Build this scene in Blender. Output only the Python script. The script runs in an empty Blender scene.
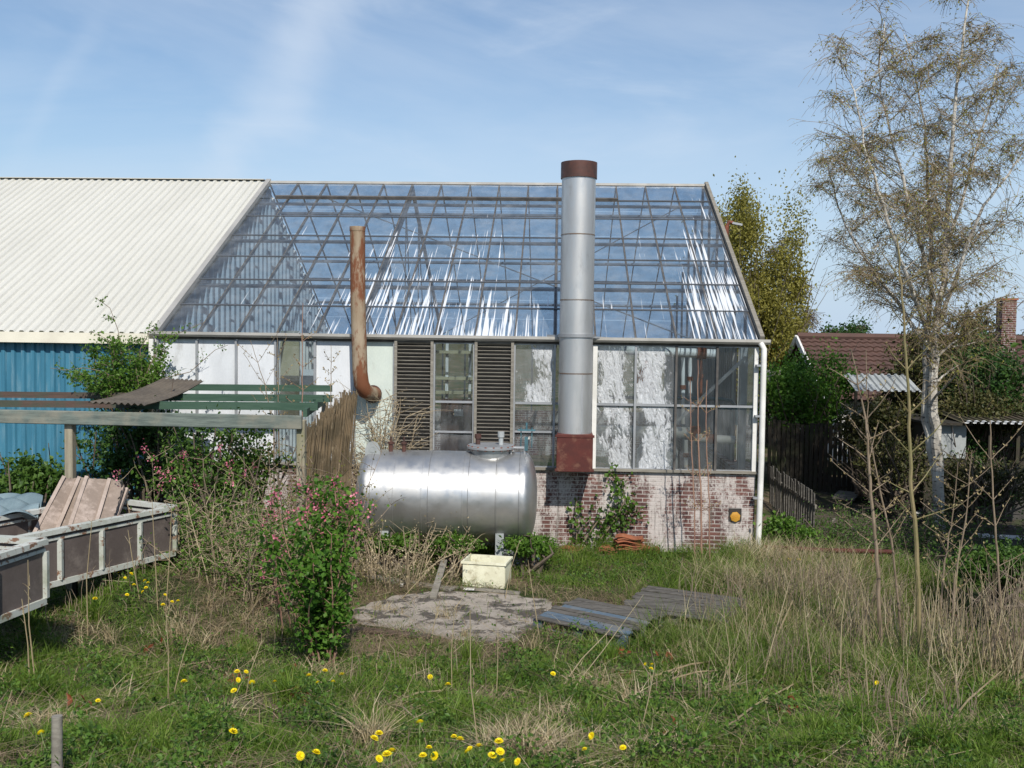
import bpy, math, random
import numpy as np
from mathutils import Vector, Matrix
R = math.radians
rng = np.random.default_rng(7)
random.seed(7)
SC = bpy.context.scene
COL = SC.collection

# ------------------------------------------------------------------ camera
YAW, PITCH, ROLL, CZ, F = 0.0422, 0.0485, 0.0138, 3.42, 1000.0
def basis():
    cy, sy, cp, sp = math.cos(YAW), math.sin(YAW), math.cos(PITCH), math.sin(PITCH)
    fw = Vector((-sy*cp, cy*cp, -sp)); r = Vector((cy, sy, 0)); u = r.cross(fw)
    cr, sr = math.cos(ROLL), math.sin(ROLL)
    return cr*r + sr*u, -sr*r + cr*u, fw
CR, CU, CF = basis()
cam = bpy.data.cameras.new('camera'); camo = bpy.data.objects.new('camera', cam); COL.objects.link(camo)
camo.matrix_world = Matrix(((CR.x, CU.x, -CF.x, 0), (CR.y, CU.y, -CF.y, 0), (CR.z, CU.z, -CF.z, CZ), (0, 0, 0, 1)))
cam.sensor_width = 36; cam.lens = 36*F/1024; cam.clip_end = 6000; cam.clip_start = 0.1
SC.camera = camo

# ------------------------------------------------------------------ light
SUN_EL, SUN_AZ = 44, 14        # azimuth measured from straight behind the camera towards the right
SKY_STR, SUN_STR, EXPO = 0.100, 4.1, 0.26
sd = Vector((math.sin(R(SUN_AZ))*math.cos(R(SUN_EL)), -math.cos(R(SUN_AZ))*math.cos(R(SUN_EL)), math.sin(R(SUN_EL))))
sl = bpy.data.lights.new('sun', 'SUN'); sl.energy = SUN_STR; sl.angle = R(0.5); sl.color = (1, .95, .87)
so = bpy.data.objects.new('sun', sl); COL.objects.link(so)
so.rotation_euler = (-sd).to_track_quat('-Z', 'Y').to_euler()
W = bpy.data.worlds.new('World'); SC.world = W; W.use_nodes = True
nt = W.node_tree; N = nt.nodes; L = nt.links
bg = N['Background']; bg.inputs[1].default_value = SKY_STR
sky = N.new('ShaderNodeTexSky'); sky.sky_type = 'NISHITA'; sky.sun_disc = False
sky.sun_elevation = R(SUN_EL); sky.sun_rotation = math.atan2(sd.x, sd.y)
sky.air_density = 1.05; sky.dust_density = 0.5; sky.ozone_density = 2.2; sky.altitude = 0
tc = N.new('ShaderNodeTexCoord')
def wmath(op, a, b=None, c=None):
    m = N.new('ShaderNodeMath'); m.operation = op
    for i, v in enumerate((a, b, c)):
        if v is None: continue
        if isinstance(v, (int, float)): m.inputs[i].default_value = v
        else: L.new(v, m.inputs[i])
    return m.outputs[0]
def wdot(vec):
    d = N.new('ShaderNodeVectorMath'); d.operation = 'DOT_PRODUCT'; L.new(tc.outputs['Generated'], d.inputs[0]); d.inputs[1].default_value = vec
    return d.outputs['Value']
def pxdir(x, y):
    return (CR*((x-512)/F) + CU*((384-y)/F) + CF).normalized()
def cloud_noise(scale, stretch, rot, detail=6, dist=.6):
    mp = N.new('ShaderNodeMapping'); mp.inputs['Scale'].default_value = stretch; mp.inputs['Rotation'].default_value = rot
    L.new(tc.outputs['Generated'], mp.inputs[0])
    n = N.new('ShaderNodeTexNoise'); n.inputs['Scale'].default_value = scale; n.inputs['Detail'].default_value = detail; n.inputs['Distortion'].default_value = dist
    n.inputs['Roughness'].default_value = .6
    L.new(mp.outputs[0], n.inputs['Vector']); return n.outputs['Fac']
def ramp(v, a, b, mx=1.0):
    m = N.new('ShaderNodeMapRange'); m.interpolation_type = 'SMOOTHSTEP'
    L.new(v, m.inputs[0]); m.inputs[1].default_value = a; m.inputs[2].default_value = b; m.inputs[4].default_value = mx; return m.outputs[0]
veil = ramp(cloud_noise(1.3, (1, 1, 3.4), (0, R(14), 0)), .35, .72, .34)
wisp = ramp(cloud_noise(3.0, (1, 1, 6), (0, R(8), R(10)), 8), .48, .78, .22)
# one feathered band of cirrus
a, b = pxdir(350, -40), pxdir(215, 185)
nb = a.cross(b).normalized(); mid = pxdir(290, 60)
soft = cloud_noise(4, (1, 1, 1), (0, 0, 0), 5)
off = wmath('ADD', wdot(nb), wmath('MULTIPLY', wmath('SUBTRACT', soft, .5), .16))
band = wmath('MULTIPLY', ramp(wmath('ABSOLUTE', off), .045, .0, .26), ramp(wdot(mid), .955, .99))
a, b = pxdir(75, 60), pxdir(40, 120); nb2 = a.cross(b).normalized(); mid2 = pxdir(58, 90)
off2 = wmath('ADD', wdot(nb2), wmath('MULTIPLY', wmath('SUBTRACT', soft, .5), .04))
band2 = wmath('MULTIPLY', ramp(wmath('ABSOLUTE', off2), .014, .0, .10), ramp(wdot(mid2), .995, .9995))
cl = wmath('MINIMUM', wmath('ADD', wmath('ADD', veil, wisp), wmath('ADD', band, band2)), .7)
mx = N.new('ShaderNodeMix'); mx.data_type = 'RGBA'
L.new(cl, mx.inputs[0]); L.new(sky.outputs[0], mx.inputs[6]); mx.inputs[7].default_value = (6.6, 7.2, 8.0, 1)
sx = N.new('ShaderNodeSeparateXYZ'); L.new(tc.outputs['Generated'], sx.inputs[0])
hz = ramp(sx.outputs[2], .30, -.02, .92)
mh_ = N.new('ShaderNodeMix'); mh_.data_type = 'RGBA'; L.new(hz, mh_.inputs[0]); L.new(mx.outputs[2], mh_.inputs[6]); mh_.inputs[7].default_value = (4.6, 5.7, 7.1, 1)
hs_ = N.new('ShaderNodeHueSaturation'); hs_.inputs['Saturation'].default_value = 1.14; L.new(mh_.outputs[2], hs_.inputs['Color']); L.new(hs_.outputs[0], bg.inputs[0])
SC.view_settings.view_transform = 'Standard'; SC.view_settings.look = 'None'
SC.view_settings.exposure = EXPO; SC.view_settings.gamma = 1
try:
    SC.cycles.transparent_max_bounces = 20; SC.cycles.max_bounces = 6; SC.cycles.diffuse_bounces = 3
except Exception: pass

# ------------------------------------------------------------------ placing helpers
def P(x, y, Y):
    d = CR*((x-512)/F) + CU*((384-y)/F) + CF
    t = Y/d.y
    return Vector((d.x*t, Y, CZ + d.z*t))
_ph = rng.uniform(0, 6.28, 24); _fr = rng.uniform(.5, 3.2, (24, 2))*rng.choice([-1, 1], (24, 2))
def H(X, Y):
    X = np.asarray(X, float); Y = np.asarray(Y, float)
    t = 10.3 - Y
    h = .2*.5*(t + np.sqrt(t*t + 1.0))
    h = np.where(Y > 12, h*np.clip((16-Y)/4, 0, 1), h)
    h = np.minimum(h, 1.55)
    n = sum(np.sin(_fr[i, 0]*X + _fr[i, 1]*Y + _ph[i]) for i in range(24))/24
    fade = np.clip((40-np.hypot(X, Y-12))/12, 0, 1)
    amp = .13*fade
    amp = np.where(Y > 15, amp*.3, amp)
    dip = -.25*np.clip((X-4.2)/1.5, 0, 1)*np.clip((Y-13)/2, 0, 1)*np.clip((26-Y)/4, 0, 1)
    dip = dip - .75*np.clip((X-3.9+.35*np.sin(Y*1.7))/.9, 0, 1)*np.clip((Y-9.9)/1.0, 0, 1)*np.clip((14.2-Y)/1.4, 0, 1)
    mound = .58*np.exp(-((X+4.5)/1.05)**2 - ((Y-11.0)/1.2)**2)
    return h + n*amp + dip + mound
def G(x, y):
    d = CR*((x-512)/F) + CU*((384-y)/F) + CF
    t = 2.0
    while t < 80:
        p = Vector((0, 0, CZ)) + d*t
        if p.z <= float(H(p.x, p.y)): break
        t += .04
    return Vector((p.x, p.y, float(H(p.x, p.y))))
def gp(X, Y): return Vector((X, Y, float(H(X, Y))))

# ------------------------------------------------------------------ object helpers
ORG = {}
def tagp(o, label=None, cat=None, group=None, kind=None):
    if label: o['label'] = label
    if cat: o['category'] = cat
    if group: o['group'] = group
    if kind: o['kind'] = kind
    return o
def thing(name, label, cat, loc=(0, 0, 0), group=None):
    o = bpy.data.objects.new(name, None); COL.objects.link(o); o.location = loc; o.empty_display_size = .1
    ORG[o] = Vector(loc); return tagp(o, label, cat, group)
class MB:
    def __init__(s): s.v = []; s.f = []; s.n = 0; s.uv = None
    def add(s, V, Fs):
        V = np.asarray(V, float).reshape(-1, 3)
        if not isinstance(Fs, list) or (len(Fs) and not isinstance(Fs[0], np.ndarray)): Fs = [Fs] if isinstance(Fs, np.ndarray) else Fs
        if len(Fs) and isinstance(Fs[0], np.ndarray):
            for a in Fs: s.f.append(a + s.n)
        else:
            by = {}
            for f in Fs: by.setdefault(len(f), []).append(f)
            for k, l in by.items(): s.f.append(np.array(l, int) + s.n)
        s.v.append(V); s.n += len(V); return s
    def box(s, c, d, rot=None):
        c = Vector(c); x, y, z = d[0]/2, d[1]/2, d[2]/2
        M = rot if rot is not None else Matrix.Identity(3)
        V = [c + M @ Vector(p) for p in ((-x, -y, -z), (x, -y, -z), (x, y, -z), (-x, y, -z), (-x, -y, z), (x, -y, z), (x, y, z), (-x, y, z))]
        return s.add([tuple(v) for v in V], [(0, 3, 2, 1), (4, 5, 6, 7), (0, 1, 5, 4), (1, 2, 6, 5), (2, 3, 7, 6), (3, 0, 4, 7)])
    def bar(s, a, b, w, h, up=(0, 0, 1)):
        a = Vector(a); b = Vector(b); d = (b-a); Ln = d.length; d.normalize()
        up = Vector(up)
        if abs(d.dot(up)) > .99: up = Vector((0, 1, 0))
        x = d.cross(up).normalized(); z = x.cross(d).normalized()
        M = Matrix((x, d, z)).transposed()
        return s.box((a+b)/2, (w, Ln, h), M)
    def quad(s, a, b, c, d): return s.add([tuple(a), tuple(b), tuple(c), tuple(d)], [(0, 1, 2, 3)])
    def tube(s, pts, rad, n=8, cap=True):
        pts = [Vector(p) for p in pts]; k = len(pts)
        rad = [rad]*k if isinstance(rad, (int, float)) else rad
        V = []; prev = None
        for i, p in enumerate(pts):
            t = (pts[min(i+1, k-1)] - pts[max(i-1, 0)]).normalized()
            if prev is None: prev = t.orthogonal().normalized()
            x = (prev - t*prev.dot(t))
            x = x.normalized() if x.length > 1e-6 else t.orthogonal().normalized()
            prev = x; y = t.cross(x)
            for j in range(n):
                a = 2*math.pi*j/n; V.append(tuple(p + (x*math.cos(a) + y*math.sin(a))*rad[i]))
        Fc = [(i*n+j, i*n+(j+1) % n, (i+1)*n+(j+1) % n, (i+1)*n+j) for i in range(k-1) for j in range(n)]
        if cap: Fc += [tuple(range(n))[::-1], tuple((k-1)*n+j for j in range(n))]
        return s.add(V, Fc)
    def lathe(s, c, axis, prof, n=48):
        # prof: (distance along axis, radius)
        ax = Vector(axis).normalized(); x = ax.orthogonal().normalized(); y = ax.cross(x); c = Vector(c); V = []
        for (t, r) in prof:
            for j in range(n):
                a = 2*math.pi*j/n; V.append(tuple(c + ax*t + (x*math.cos(a) + y*math.sin(a))*max(r, 1e-4)))
        k = len(prof)
        return s.add(V, [(i*n+j, i*n+(j+1) % n, (i+1)*n+(j+1) % n, (i+1)*n+j) for i in range(k-1) for j in range(n)])
    def build(s, name, mat, parent=None, smooth=False, uvs=None, **tg):
        root = parent
        while root is not None and root.parent is not None: root = root.parent
        off = np.array(ORG[root]) if root is not None and root in ORG else np.zeros(3)
        V = (np.vstack(s.v) - off).astype(np.float32)
        me = bpy.data.meshes.new(name)
        me.vertices.add(len(V)); me.vertices.foreach_set('co', V.ravel())
        loops = np.concatenate([a.ravel() for a in s.f]).astype(np.int32)
        tot = np.concatenate([np.full(len(a), a.shape[1]) for a in s.f]).astype(np.int32)
        me.loops.add(len(loops)); me.loops.foreach_set('vertex_index', loops)
        me.polygons.add(len(tot)); me.polygons.foreach_set('loop_start', np.concatenate([[0], np.cumsum(tot)[:-1]]).astype(np.int32))
        me.update(calc_edges=True)
        me.polygons.foreach_set('use_smooth', np.full(len(tot), bool(smooth)))
        if uvs is not None:
            ul = me.uv_layers.new(name='UVMap'); ul.data.foreach_set('uv', np.asarray(uvs, np.float32)[loops].ravel())
        me.materials.append(mat)
        o = bpy.data.objects.new(name, me); COL.objects.link(o)
        if parent is not None: o.parent = parent
        tagp(o, **tg)
        if smooth:
            try: me.set_sharp_from_angle(angle=R(40))
            except Exception: pass
        return o
def bevel(o, w=.006, seg=1):
    m = o.modifiers.new('bevel', 'BEVEL'); m.width = w; m.segments = seg; m.limit_method = 'ANGLE'; return o
def copy_tree(o, parent=None):
    c = o.copy(); COL.objects.link(c)
    if parent is not None: c.parent = parent
    for ch in KIDS.get(o, []): copy_tree(ch, c)
    return c
KIDS = {}
def remember(root, kids): KIDS[root] = kids

# ------------------------------------------------------------------ materials
class NM:
    def __init__(s, name):
        s.m = bpy.data.materials.new(name); s.m.use_nodes = True; s.t = s.m.node_tree; s.N = s.t.nodes; s.L = s.t.links
        s.b = s.N['Principled BSDF']; s.out = s.N['Material Output']
        s.tc = s.N.new('ShaderNodeTexCoord')
    def lk(s, v, i):
        if v is None: return
        if isinstance(v, (int, float)): i.default_value = v
        elif isinstance(v, tuple): i.default_value = v if len(v) == 4 or i.type == 'VECTOR' else (*v, 1)
        else: s.L.new(v, i)
    def map(s, scale=(1, 1, 1), rot=(0, 0, 0), loc=(0, 0, 0), src='Object'):
        m = s.N.new('ShaderNodeMapping'); m.inputs['Scale'].default_value = scale; m.inputs['Rotation'].default_value = rot; m.inputs['Location'].default_value = loc
        s.L.new(s.tc.outputs[src], m.inputs[0]); return m.outputs[0]
    def noise(s, scale, vec=None, detail=5, rough=.6, dist=0):
        n = s.N.new('ShaderNodeTexNoise'); n.inputs['Scale'].default_value = scale; n.inputs['Detail'].default_value = detail
        n.inputs['Roughness'].default_value = rough; n.inputs['Distortion'].default_value = dist
        s.L.new(vec if vec is not None else s.tc.outputs['Object'], n.inputs['Vector']); return n.outputs['Fac']
    def mr(s, v, a, b, c=0., d=1., smooth=True):
        m = s.N.new('ShaderNodeMapRange'); m.interpolation_type = 'SMOOTHSTEP' if smooth else 'LINEAR'
        s.L.new(v, m.inputs[0])
        for i, q in zip((1, 2, 3, 4), (a, b, c, d)): s.lk(q, m.inputs[i])
        return m.outputs[0]
    def mix(s, f, a, b, mode='MIX'):
        m = s.N.new('ShaderNodeMix'); m.data_type = 'RGBA'; m.blend_type = mode
        s.lk(f, m.inputs[0]); s.lk(a, m.inputs[6]); s.lk(b, m.inputs[7]); return m.outputs[2]
    def math(s, op, a, b=None):
        m = s.N.new('ShaderNodeMath'); m.operation = op; s.lk(a, m.inputs[0]); s.lk(b, m.inputs[1]); return m.outputs[0]
    def sep(s, v):
        m = s.N.new('ShaderNodeSeparateXYZ'); s.L.new(v, m.inputs[0]); return m.outputs
    def comb(s, x, y, z):
        m = s.N.new('ShaderNodeCombineXYZ'); s.lk(x, m.inputs[0]); s.lk(y, m.inputs[1]); s.lk(z, m.inputs[2]); return m.outputs[0]
    def bump(s, h, st=.3, dist=.01):
        b = s.N.new('ShaderNodeBump'); b.inputs['Strength'].default_value = st; b.inputs['Distance'].default_value = dist
        s.L.new(h, b.inputs['Height']); s.L.new(b.outputs[0], s.b.inputs['Normal']); return b.outputs[0]
    def island(s):
        return s.N.new('ShaderNodeNewGeometry').outputs['Random Per Island']
    def fin(s, col=None, rough=.7, metal=0., spec=.3):
        s.lk(col, s.b.inputs['Base Color']); s.lk(rough, s.b.inputs['Roughness']); s.lk(metal, s.b.inputs['Metallic']); s.lk(spec, s.b.inputs['Specular IOR Level'])
        return s.m
def cramp(m, v, stops):
    r = m.N.new('ShaderNodeValToRGB'); m.L.new(v, r.inputs[0]); e = r.color_ramp.elements
    e[0].position, e[0].color = stops[0][0], (*stops[0][1], 1); e[1].position, e[1].color = stops[-1][0], (*stops[-1][1], 1)
    for p, c in stops[1:-1]:
        q = e.new(p); q.color = (*c, 1)
    return r.outputs[0]
def weathered(name, col, col2, scale=4, rough=.6, metal=0, dirt=None, dirt_amt=(.55, .75), stretch=(1, 1, 1), bump=.15, fine=60):
    m = NM(name); v = m.map(stretch)
    c = m.mix(m.mr(m.noise(scale, v), .35, .65), col, col2)
    if dirt: c = m.mix(m.mr(m.noise(scale*1.7, v, 8, .7), *dirt_amt), c, dirt)
    fn = m.noise(fine, v, 3); c = m.mix(.18, c, m.mix(fn, (0, 0, 0), (1, 1, 1)), 'OVERLAY')
    m.bump(fn, bump, .004)
    return m.fin(c, m.mr(m.noise(scale*3, v), .3, .7, rough-.1, rough+.1), metal)
def leafmat(name, stops, trans=.35, rough=.5, spec=.25):
    m = NM(name); r = m.island()
    big = m.noise(1.6, None, 3)
    v = m.math('ADD', m.math('MULTIPLY', r, .7), m.math('MULTIPLY', m.mr(big, .3, .7), .3))
    c = cramp(m, v, stops)
    m.fin(c, rough, 0, spec)
    tr = m.N.new('ShaderNodeBsdfTranslucent'); m.L.new(m.mix(.5, c, (1, 1, .4), 'MULTIPLY'), tr.inputs[0])
    hs = m.N.new('ShaderNodeHueSaturation'); hs.inputs['Value'].default_value = 1.6; m.L.new(c, hs.inputs['Color']); m.L.new(hs.outputs[0], tr.inputs[0])
    ms = m.N.new('ShaderNodeMixShader'); ms.inputs[0].default_value = trans
    m.L.new(m.b.outputs[0], ms.inputs[1]); m.L.new(tr.outputs[0], ms.inputs[2]); m.L.new(ms.outputs[0], m.out.inputs[0])
    return m.m
M = {}
M['leaf_fresh'] = leafmat('leaf_fresh', [(0, (.045, .10, .015)), (.5, (.085, .17, .022)), (1, (.15, .25, .04))])
M['leaf_currant'] = leafmat('leaf_currant', [(0, (.035, .095, .012)), (.5, (.075, .17, .02)), (1, (.14, .25, .035))])
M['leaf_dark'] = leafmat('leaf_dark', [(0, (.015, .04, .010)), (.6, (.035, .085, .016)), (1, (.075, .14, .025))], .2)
M['leaf_weed'] = leafmat('leaf_weed', [(0, (.015, .035, .008)), (.5, (.05, .10, .016)), (1, (.13, .21, .035))], .25)
M['leaf_mid'] = leafmat('leaf_mid', [(0, (.03, .065, .012)), (.5, (.055, .115, .018)), (1, (.11, .18, .035))], .25)
M['leaf_olive'] = leafmat('leaf_olive', [(0, (.08, .07, .02)), (.5, (.14, .135, .03)), (1, (.21, .20, .05))], .3)
M['leaf_willow'] = leafmat('leaf_willow', [(0, (.12, .11, .025)), (.5, (.22, .20, .04)), (1, (.32, .30, .07))], .35)
M['leaf_birch'] = leafmat('leaf_birch', [(0, (.15, .12, .035)), (.4, (.24, .22, .045)), (1, (.33, .33, .07))], .3)
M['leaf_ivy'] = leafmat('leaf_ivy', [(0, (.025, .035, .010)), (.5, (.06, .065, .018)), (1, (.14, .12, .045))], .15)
M['leaf_red'] = leafmat('leaf_red', [(0, (.12, .03, .015)), (1, (.25, .08, .03))], .2)
M['bud'] = leafmat('bud', [(0, (.22, .15, .08)), (1, (.36, .30, .14))], .2)
M['pink'] = leafmat('pink', [(0, (.42, .07, .13)), (1, (.75, .28, .36))], .3)
M['grass'] = leafmat('grass', [(0, (.045, .085, .012)), (.45, (.10, .17, .02)), (.8, (.17, .25, .04)), (1, (.32, .31, .12))], .35)
M['grass_mix'] = leafmat('grass_mix', [(0, (.06, .10, .015)), (.5, (.12, .18, .03)), (.62, (.22, .21, .09)), (1, (.42, .36, .22))], .3)
M['straw'] = leafmat('straw', [(0, (.20, .15, .08)), (.5, (.36, .29, .17)), (1, (.56, .49, .33))], .15, .6)
M['thatch'] = leafmat('thatch', [(0, (.10, .075, .045)), (.5, (.20, .15, .09)), (1, (.36, .28, .18))], .1, .7)
M['twig'] = weathered('twig', (.16, .12, .08), (.26, .20, .14), 3, .8)
M['twig_dark'] = weathered('twig_dark', (.08, .06, .045), (.15, .12, .09), 3, .8)
M['stem_red'] = weathered('stem_red', (.22, .12, .09), (.32, .20, .14), 3, .7)
M['stem_green'] = weathered('stem_green', (.16, .15, .06), (.24, .19, .10), 3, .7)
M['bark'] = weathered('bark', (.10, .085, .06), (.18, .15, .11), 6, .9, bump=.5, fine=20)

M['stem_brown'] = weathered('stem_brown', (.17, .125, .09), (.30, .24, .17), 3, .8)
M['straw_twig'] = weathered('straw_twig', (.27, .21, .14), (.38, .31, .20), 3, .8)
def birch_bark():
    m = NM('birch_bark'); z = m.sep(m.tc.outputs['Object'])[2]
    n = m.noise(6, m.map((1, 1, 4)), 6, .7); n2 = m.noise(2.2, None, 4)
    c = m.mix(m.mr(n2, .4, .6), (.58, .55, .49), (.40, .365, .31))
    c = m.mix(m.mr(n, .56, .62), c, (.05, .04, .035))
    low = m.mr(m.math('ADD', z, m.math('MULTIPLY', n2, 1.5)), 1.0, 1.9, .8, 0)
    c = m.mix(m.math('MULTIPLY', low, m.mr(n, .42, .52)), c, (.06, .05, .04))
    m.bump(n, .5, .02); return m.fin(c, .8)
M['birch_bark'] = birch_bark()
def brick(name, w=.21, h=.065, painted=True):
    m = NM(name); s = m.sep(m.tc.outputs['Object'])
    v = m.comb(m.math('ADD', s[0], m.math('MULTIPLY', s[1], 1.0)), s[2], 0.)
    b = m.N.new('ShaderNodeTexBrick'); m.L.new(v, b.inputs[0])
    b.inputs['Scale'].default_value = 1; b.inputs['Brick Width'].default_value = w; b.inputs['Row Height'].default_value = h
    b.inputs['Mortar Size'].default_value = .007; b.inputs['Mortar Smooth'].default_value = .3; b.inputs['Bias'].default_value = 0
    b.inputs['Color1'].default_value = (.15, .072, .060, 1); b.inputs['Color2'].default_value = (.085, .045, .042, 1); b.inputs['Mortar'].default_value = (.42, .39, .36, 1)
    c = b.outputs['Color']; fac = b.outputs['Fac']
    c = m.mix(.35, c, m.mix(m.noise(9, None, 5), (.2, .2, .2), (.9, .9, .9)), 'OVERLAY')
    if painted:
        n = m.noise(1.7, m.map((1.5, 1, .8)), 8, .72)
        n2 = m.noise(30, None, 4, .7)
        w1 = m.mr(m.math('ADD', n, m.math('MULTIPLY', m.math('SUBTRACT', n2, .5), .35)), .44, .59)
        c = m.mix(m.math('MULTIPLY', w1, .84), c, (.55, .51, .48))
        st = m.noise(5, m.map((2.2, 1, .25)), 5, .6)
        c = m.mix(m.mr(st, .54, .66, 0, .6), c, (.12, .10, .085))
    bh = m.math('ADD', m.math('MULTIPLY', fac, -1), m.math('MULTIPLY', m.noise(40), .4))
    m.bump(bh, .7, .01); return m.fin(c, .9, 0, .15)
M['brick'] = brick('worn_brick'); M['brick_red'] = brick('chimney_brick', painted=False)
M['cream'] = weathered('cream_steel', (.53, .52, .47), (.50, .49, .44), 1.2, .5, dirt=(.47, .45, .37), dirt_amt=(.62, .8), stretch=(1, .3, .3))
M['fascia'] = weathered('fascia', (.72, .68, .56), (.62, .58, .48), 2, .5)
def blue_steel():
    m = NM('blue_steel'); v = m.map((4, 4, .35))
    c = m.mix(m.mr(m.noise(1.5, v), .3, .7), (.038, .145, .22), (.06, .20, .29))
    z = m.sep(m.tc.outputs['Object'])[2]
    c = m.mix(m.math('MULTIPLY', m.mr(m.noise(3, v, 8, .7), .5, .72), .5), c, (.22, .30, .33))
    m.bump(m.noise(2, None, 2), .2, .02); return m.fin(c, .4)
M['blue_steel'] = blue_steel()
def galv(name, base=(.50, .51, .52), rough=.42, metal=.85, scale=3, streak=(1, 1, 1), dirt=(.25, .24, .23)):
    m = NM(name); v = m.map(streak)
    c = m.mix(m.mr(m.noise(scale, v), .3, .7), base, tuple(x*.78 for x in base))
    c = m.mix(m.mr(m.noise(scale*2.3, v, 8, .75), .56, .78, 0, .6), c, dirt)
    m.bump(m.noise(2.5, None, 3), .1, .02)
    return m.fin(c, m.mr(m.noise(scale*2, v), .3, .7, rough-.08, rough+.12), metal)
M['tank'] = galv('tank_aluminium', (.55, .55, .54), .40, .85, 2.5, (1, 1, 1))
M['stack'] = galv('stack_steel', (.60, .60, .59), .42, .72, 3, (1, 1, .3))
M['galv'] = galv('galvanised', (.42, .43, .44), .5, .6)
M['alu_bar'] = galv('greenhouse_bars', (.13, .14, .155), .5, .3)
M['alu_light'] = galv('gutter_metal', (.48, .46, .42), .55, .4)
M['bar_dark'] = weathered('dark_bar', (.07, .065, .06), (.12, .11, .10), 5, .6)
def rusty():
    m = NM('rusty_pipe'); v = m.map((1, 1, .35))
    c = m.mix(m.mr(m.noise(4, v), .35, .65), (.34, .27, .19), (.22, .155, .095))
    c = m.mix(m.mr(m.noise(3.1, v, 7, .75), .435, .54), c, (.17, .065, .03))
    z = m.sep(m.tc.outputs['Object'])[2]
    c = m.mix(m.math('MULTIPLY', m.mr(z, 3.7, 5.1), m.mr(m.noise(5, v, 6), .4, .55)), c, (.11, .035, .02))
    m.bump(m.noise(40), .3, .005); return m.fin(c, .75)
M['rust_pipe'] = rusty()
M['rust'] = weathered('rust', (.22, .07, .04), (.12, .045, .03), 5, .8, dirt=(.30, .15, .08))
M['red_oxide'] = weathered('red_oxide', (.10, .026, .020), (.075, .022, .018), 4, .6, dirt=(.16, .075, .05), dirt_amt=(.5, .7))
M['cap_brown'] = weathered('cap_brown', (.10, .045, .035), (.06, .035, .03), 6, .5)
M['white_panel'] = weathered('white_panel', (.66, .68, .70), (.56, .58, .60), 1.6, .45, dirt=(.36, .36, .35), dirt_amt=(.55, .8), stretch=(1, 1, .4))
M['mint_panel'] = weathered('mint_panel', (.58, .64, .58), (.50, .56, .52), 1.6, .45, dirt=(.34, .34, .3), dirt_amt=(.6, .8), stretch=(1, 1, .4))
M['white_paint'] = weathered('white_paint', (.74, .73, .70), (.62, .61, .57), 3, .5, dirt=(.35, .31, .25), dirt_amt=(.6, .75))
def flaky():
    m = NM('flaking_white_paint'); n = m.noise(7, m.map((1, 1, 1)), 9, .75)
    c = m.mix(m.mr(m.noise(3), .3, .7), (.50, .51, .47), (.38, .40, .35))
    c = m.mix(m.mr(n, .53, .58), c, (.20, .11, .07)); c = m.mix(m.mr(m.noise(2.1, None, 5), .55, .7, 0, .6), c, (.16, .18, .10))
    m.bump(n, .4, .005); return m.fin(c, .75)
M['flaky'] = flaky()
M['brown_panel'] = weathered('brown_panel', (.135, .11, .10), (.09, .072, .065), 1.5, .6, dirt=(.19, .16, .14), dirt_amt=(.52, .75))
M['foam'] = weathered('foam_slab', (.30, .24, .195), (.235, .185, .15), 2, .9, dirt=(.42, .34, .29), dirt_amt=(.52, .7), bump=.6, fine=30)
M['foam_edge'] = weathered('foam_rib', (.42, .34, .29), (.33, .265, .22), 6, .9, bump=.5)
M['plastic_blue'] = weathered('blue_sheet', (.22, .29, .31), (.13, .18, .20), 2, .35)
def wood(name, a, b, moss=None, stretch=(.8, 8, 8)):
    m = NM(name); v = m.map(stretch)
    n = m.noise(3, v, 6, .7); c = m.mix(m.mr(n, .3, .7), a, b)
    if moss: c = m.mix(m.mr(m.noise(2.4, None, 6), .45, .65, 0, .75), c, moss)
    m.bump(n, .5, .008); return m.fin(c, .85)
M['beam'] = wood('green_grey_timber', (.17, .20, .175), (.085, .105, .095), (.23, .215, .17))
M['rail_green'] = wood('dark_green_timber', (.035, .075, .05), (.055, .10, .07))
M['rail_red'] = wood('red_brown_timber', (.11, .07, .055), (.07, .05, .04), (.05, .07, .05))
M['post'] = wood('grey_post', (.34, .30, .22), (.22, .19, .14), (.2, .2, .12), (8, 8, .8))
M['tar_shade_wood'] = wood('tar_shade_boards', (.030, .026, .020), (.055, .046, .034), (.05, .055, .025), (9, 9, .7))  # tarred timber; also carries the painted shade of shed base and cart legs
M['greywood'] = wood('grey_weathered_wood', (.27, .25, .21), (.16, .145, .12), None, (1, 8, 8))
M['bluewood'] = wood('blue_grey_wood', (.10, .155, .21), (.08, .10, .125), (.17, .16, .14), (1, 8, 8))
M['palletwood'] = wood('pallet_wood', (.14, .13, .115), (.06, .055, .048), None, (1, 8, 8))
M['reed'] = weathered('reed', (.17, .125, .075), (.09, .07, .042), 4, .85, dirt=(.30, .24, .16))
M['brown_sheet'] = weathered('brown_sheet', (.15, .125, .095), (.105, .088, .07), 2.5, .8, dirt=(.18, .155, .12))
M['tile'] = weathered('clay_tile', (.34, .12, .06), (.24, .09, .05), 4, .85, dirt=(.42, .28, .16))
M['yellowwhite'] = weathered('cream_plastic', (.74, .73, .56), (.64, .62, .46), 5, .5, dirt=(.42, .38, .26), dirt_amt=(.52, .72))
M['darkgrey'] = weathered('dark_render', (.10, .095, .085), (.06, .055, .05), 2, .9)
M['moss_sheet'] = weathered('mossy_sheet', (.09, .07, .05), (.06, .06, .03), 2.5, .9)
M['soil_stone'] = weathered('dirty_stone', (.16, .14, .12), (.09, .08, .065), 5, .95, bump=.8)
M['seam'] = weathered('seam_metal', (.20, .20, .20), (.12, .12, .12), 8, .6, .5)
M['seam_rust'] = weathered('rusty_seam', (.25, .21, .18), (.20, .12, .07), 6, .6, .4)
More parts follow.
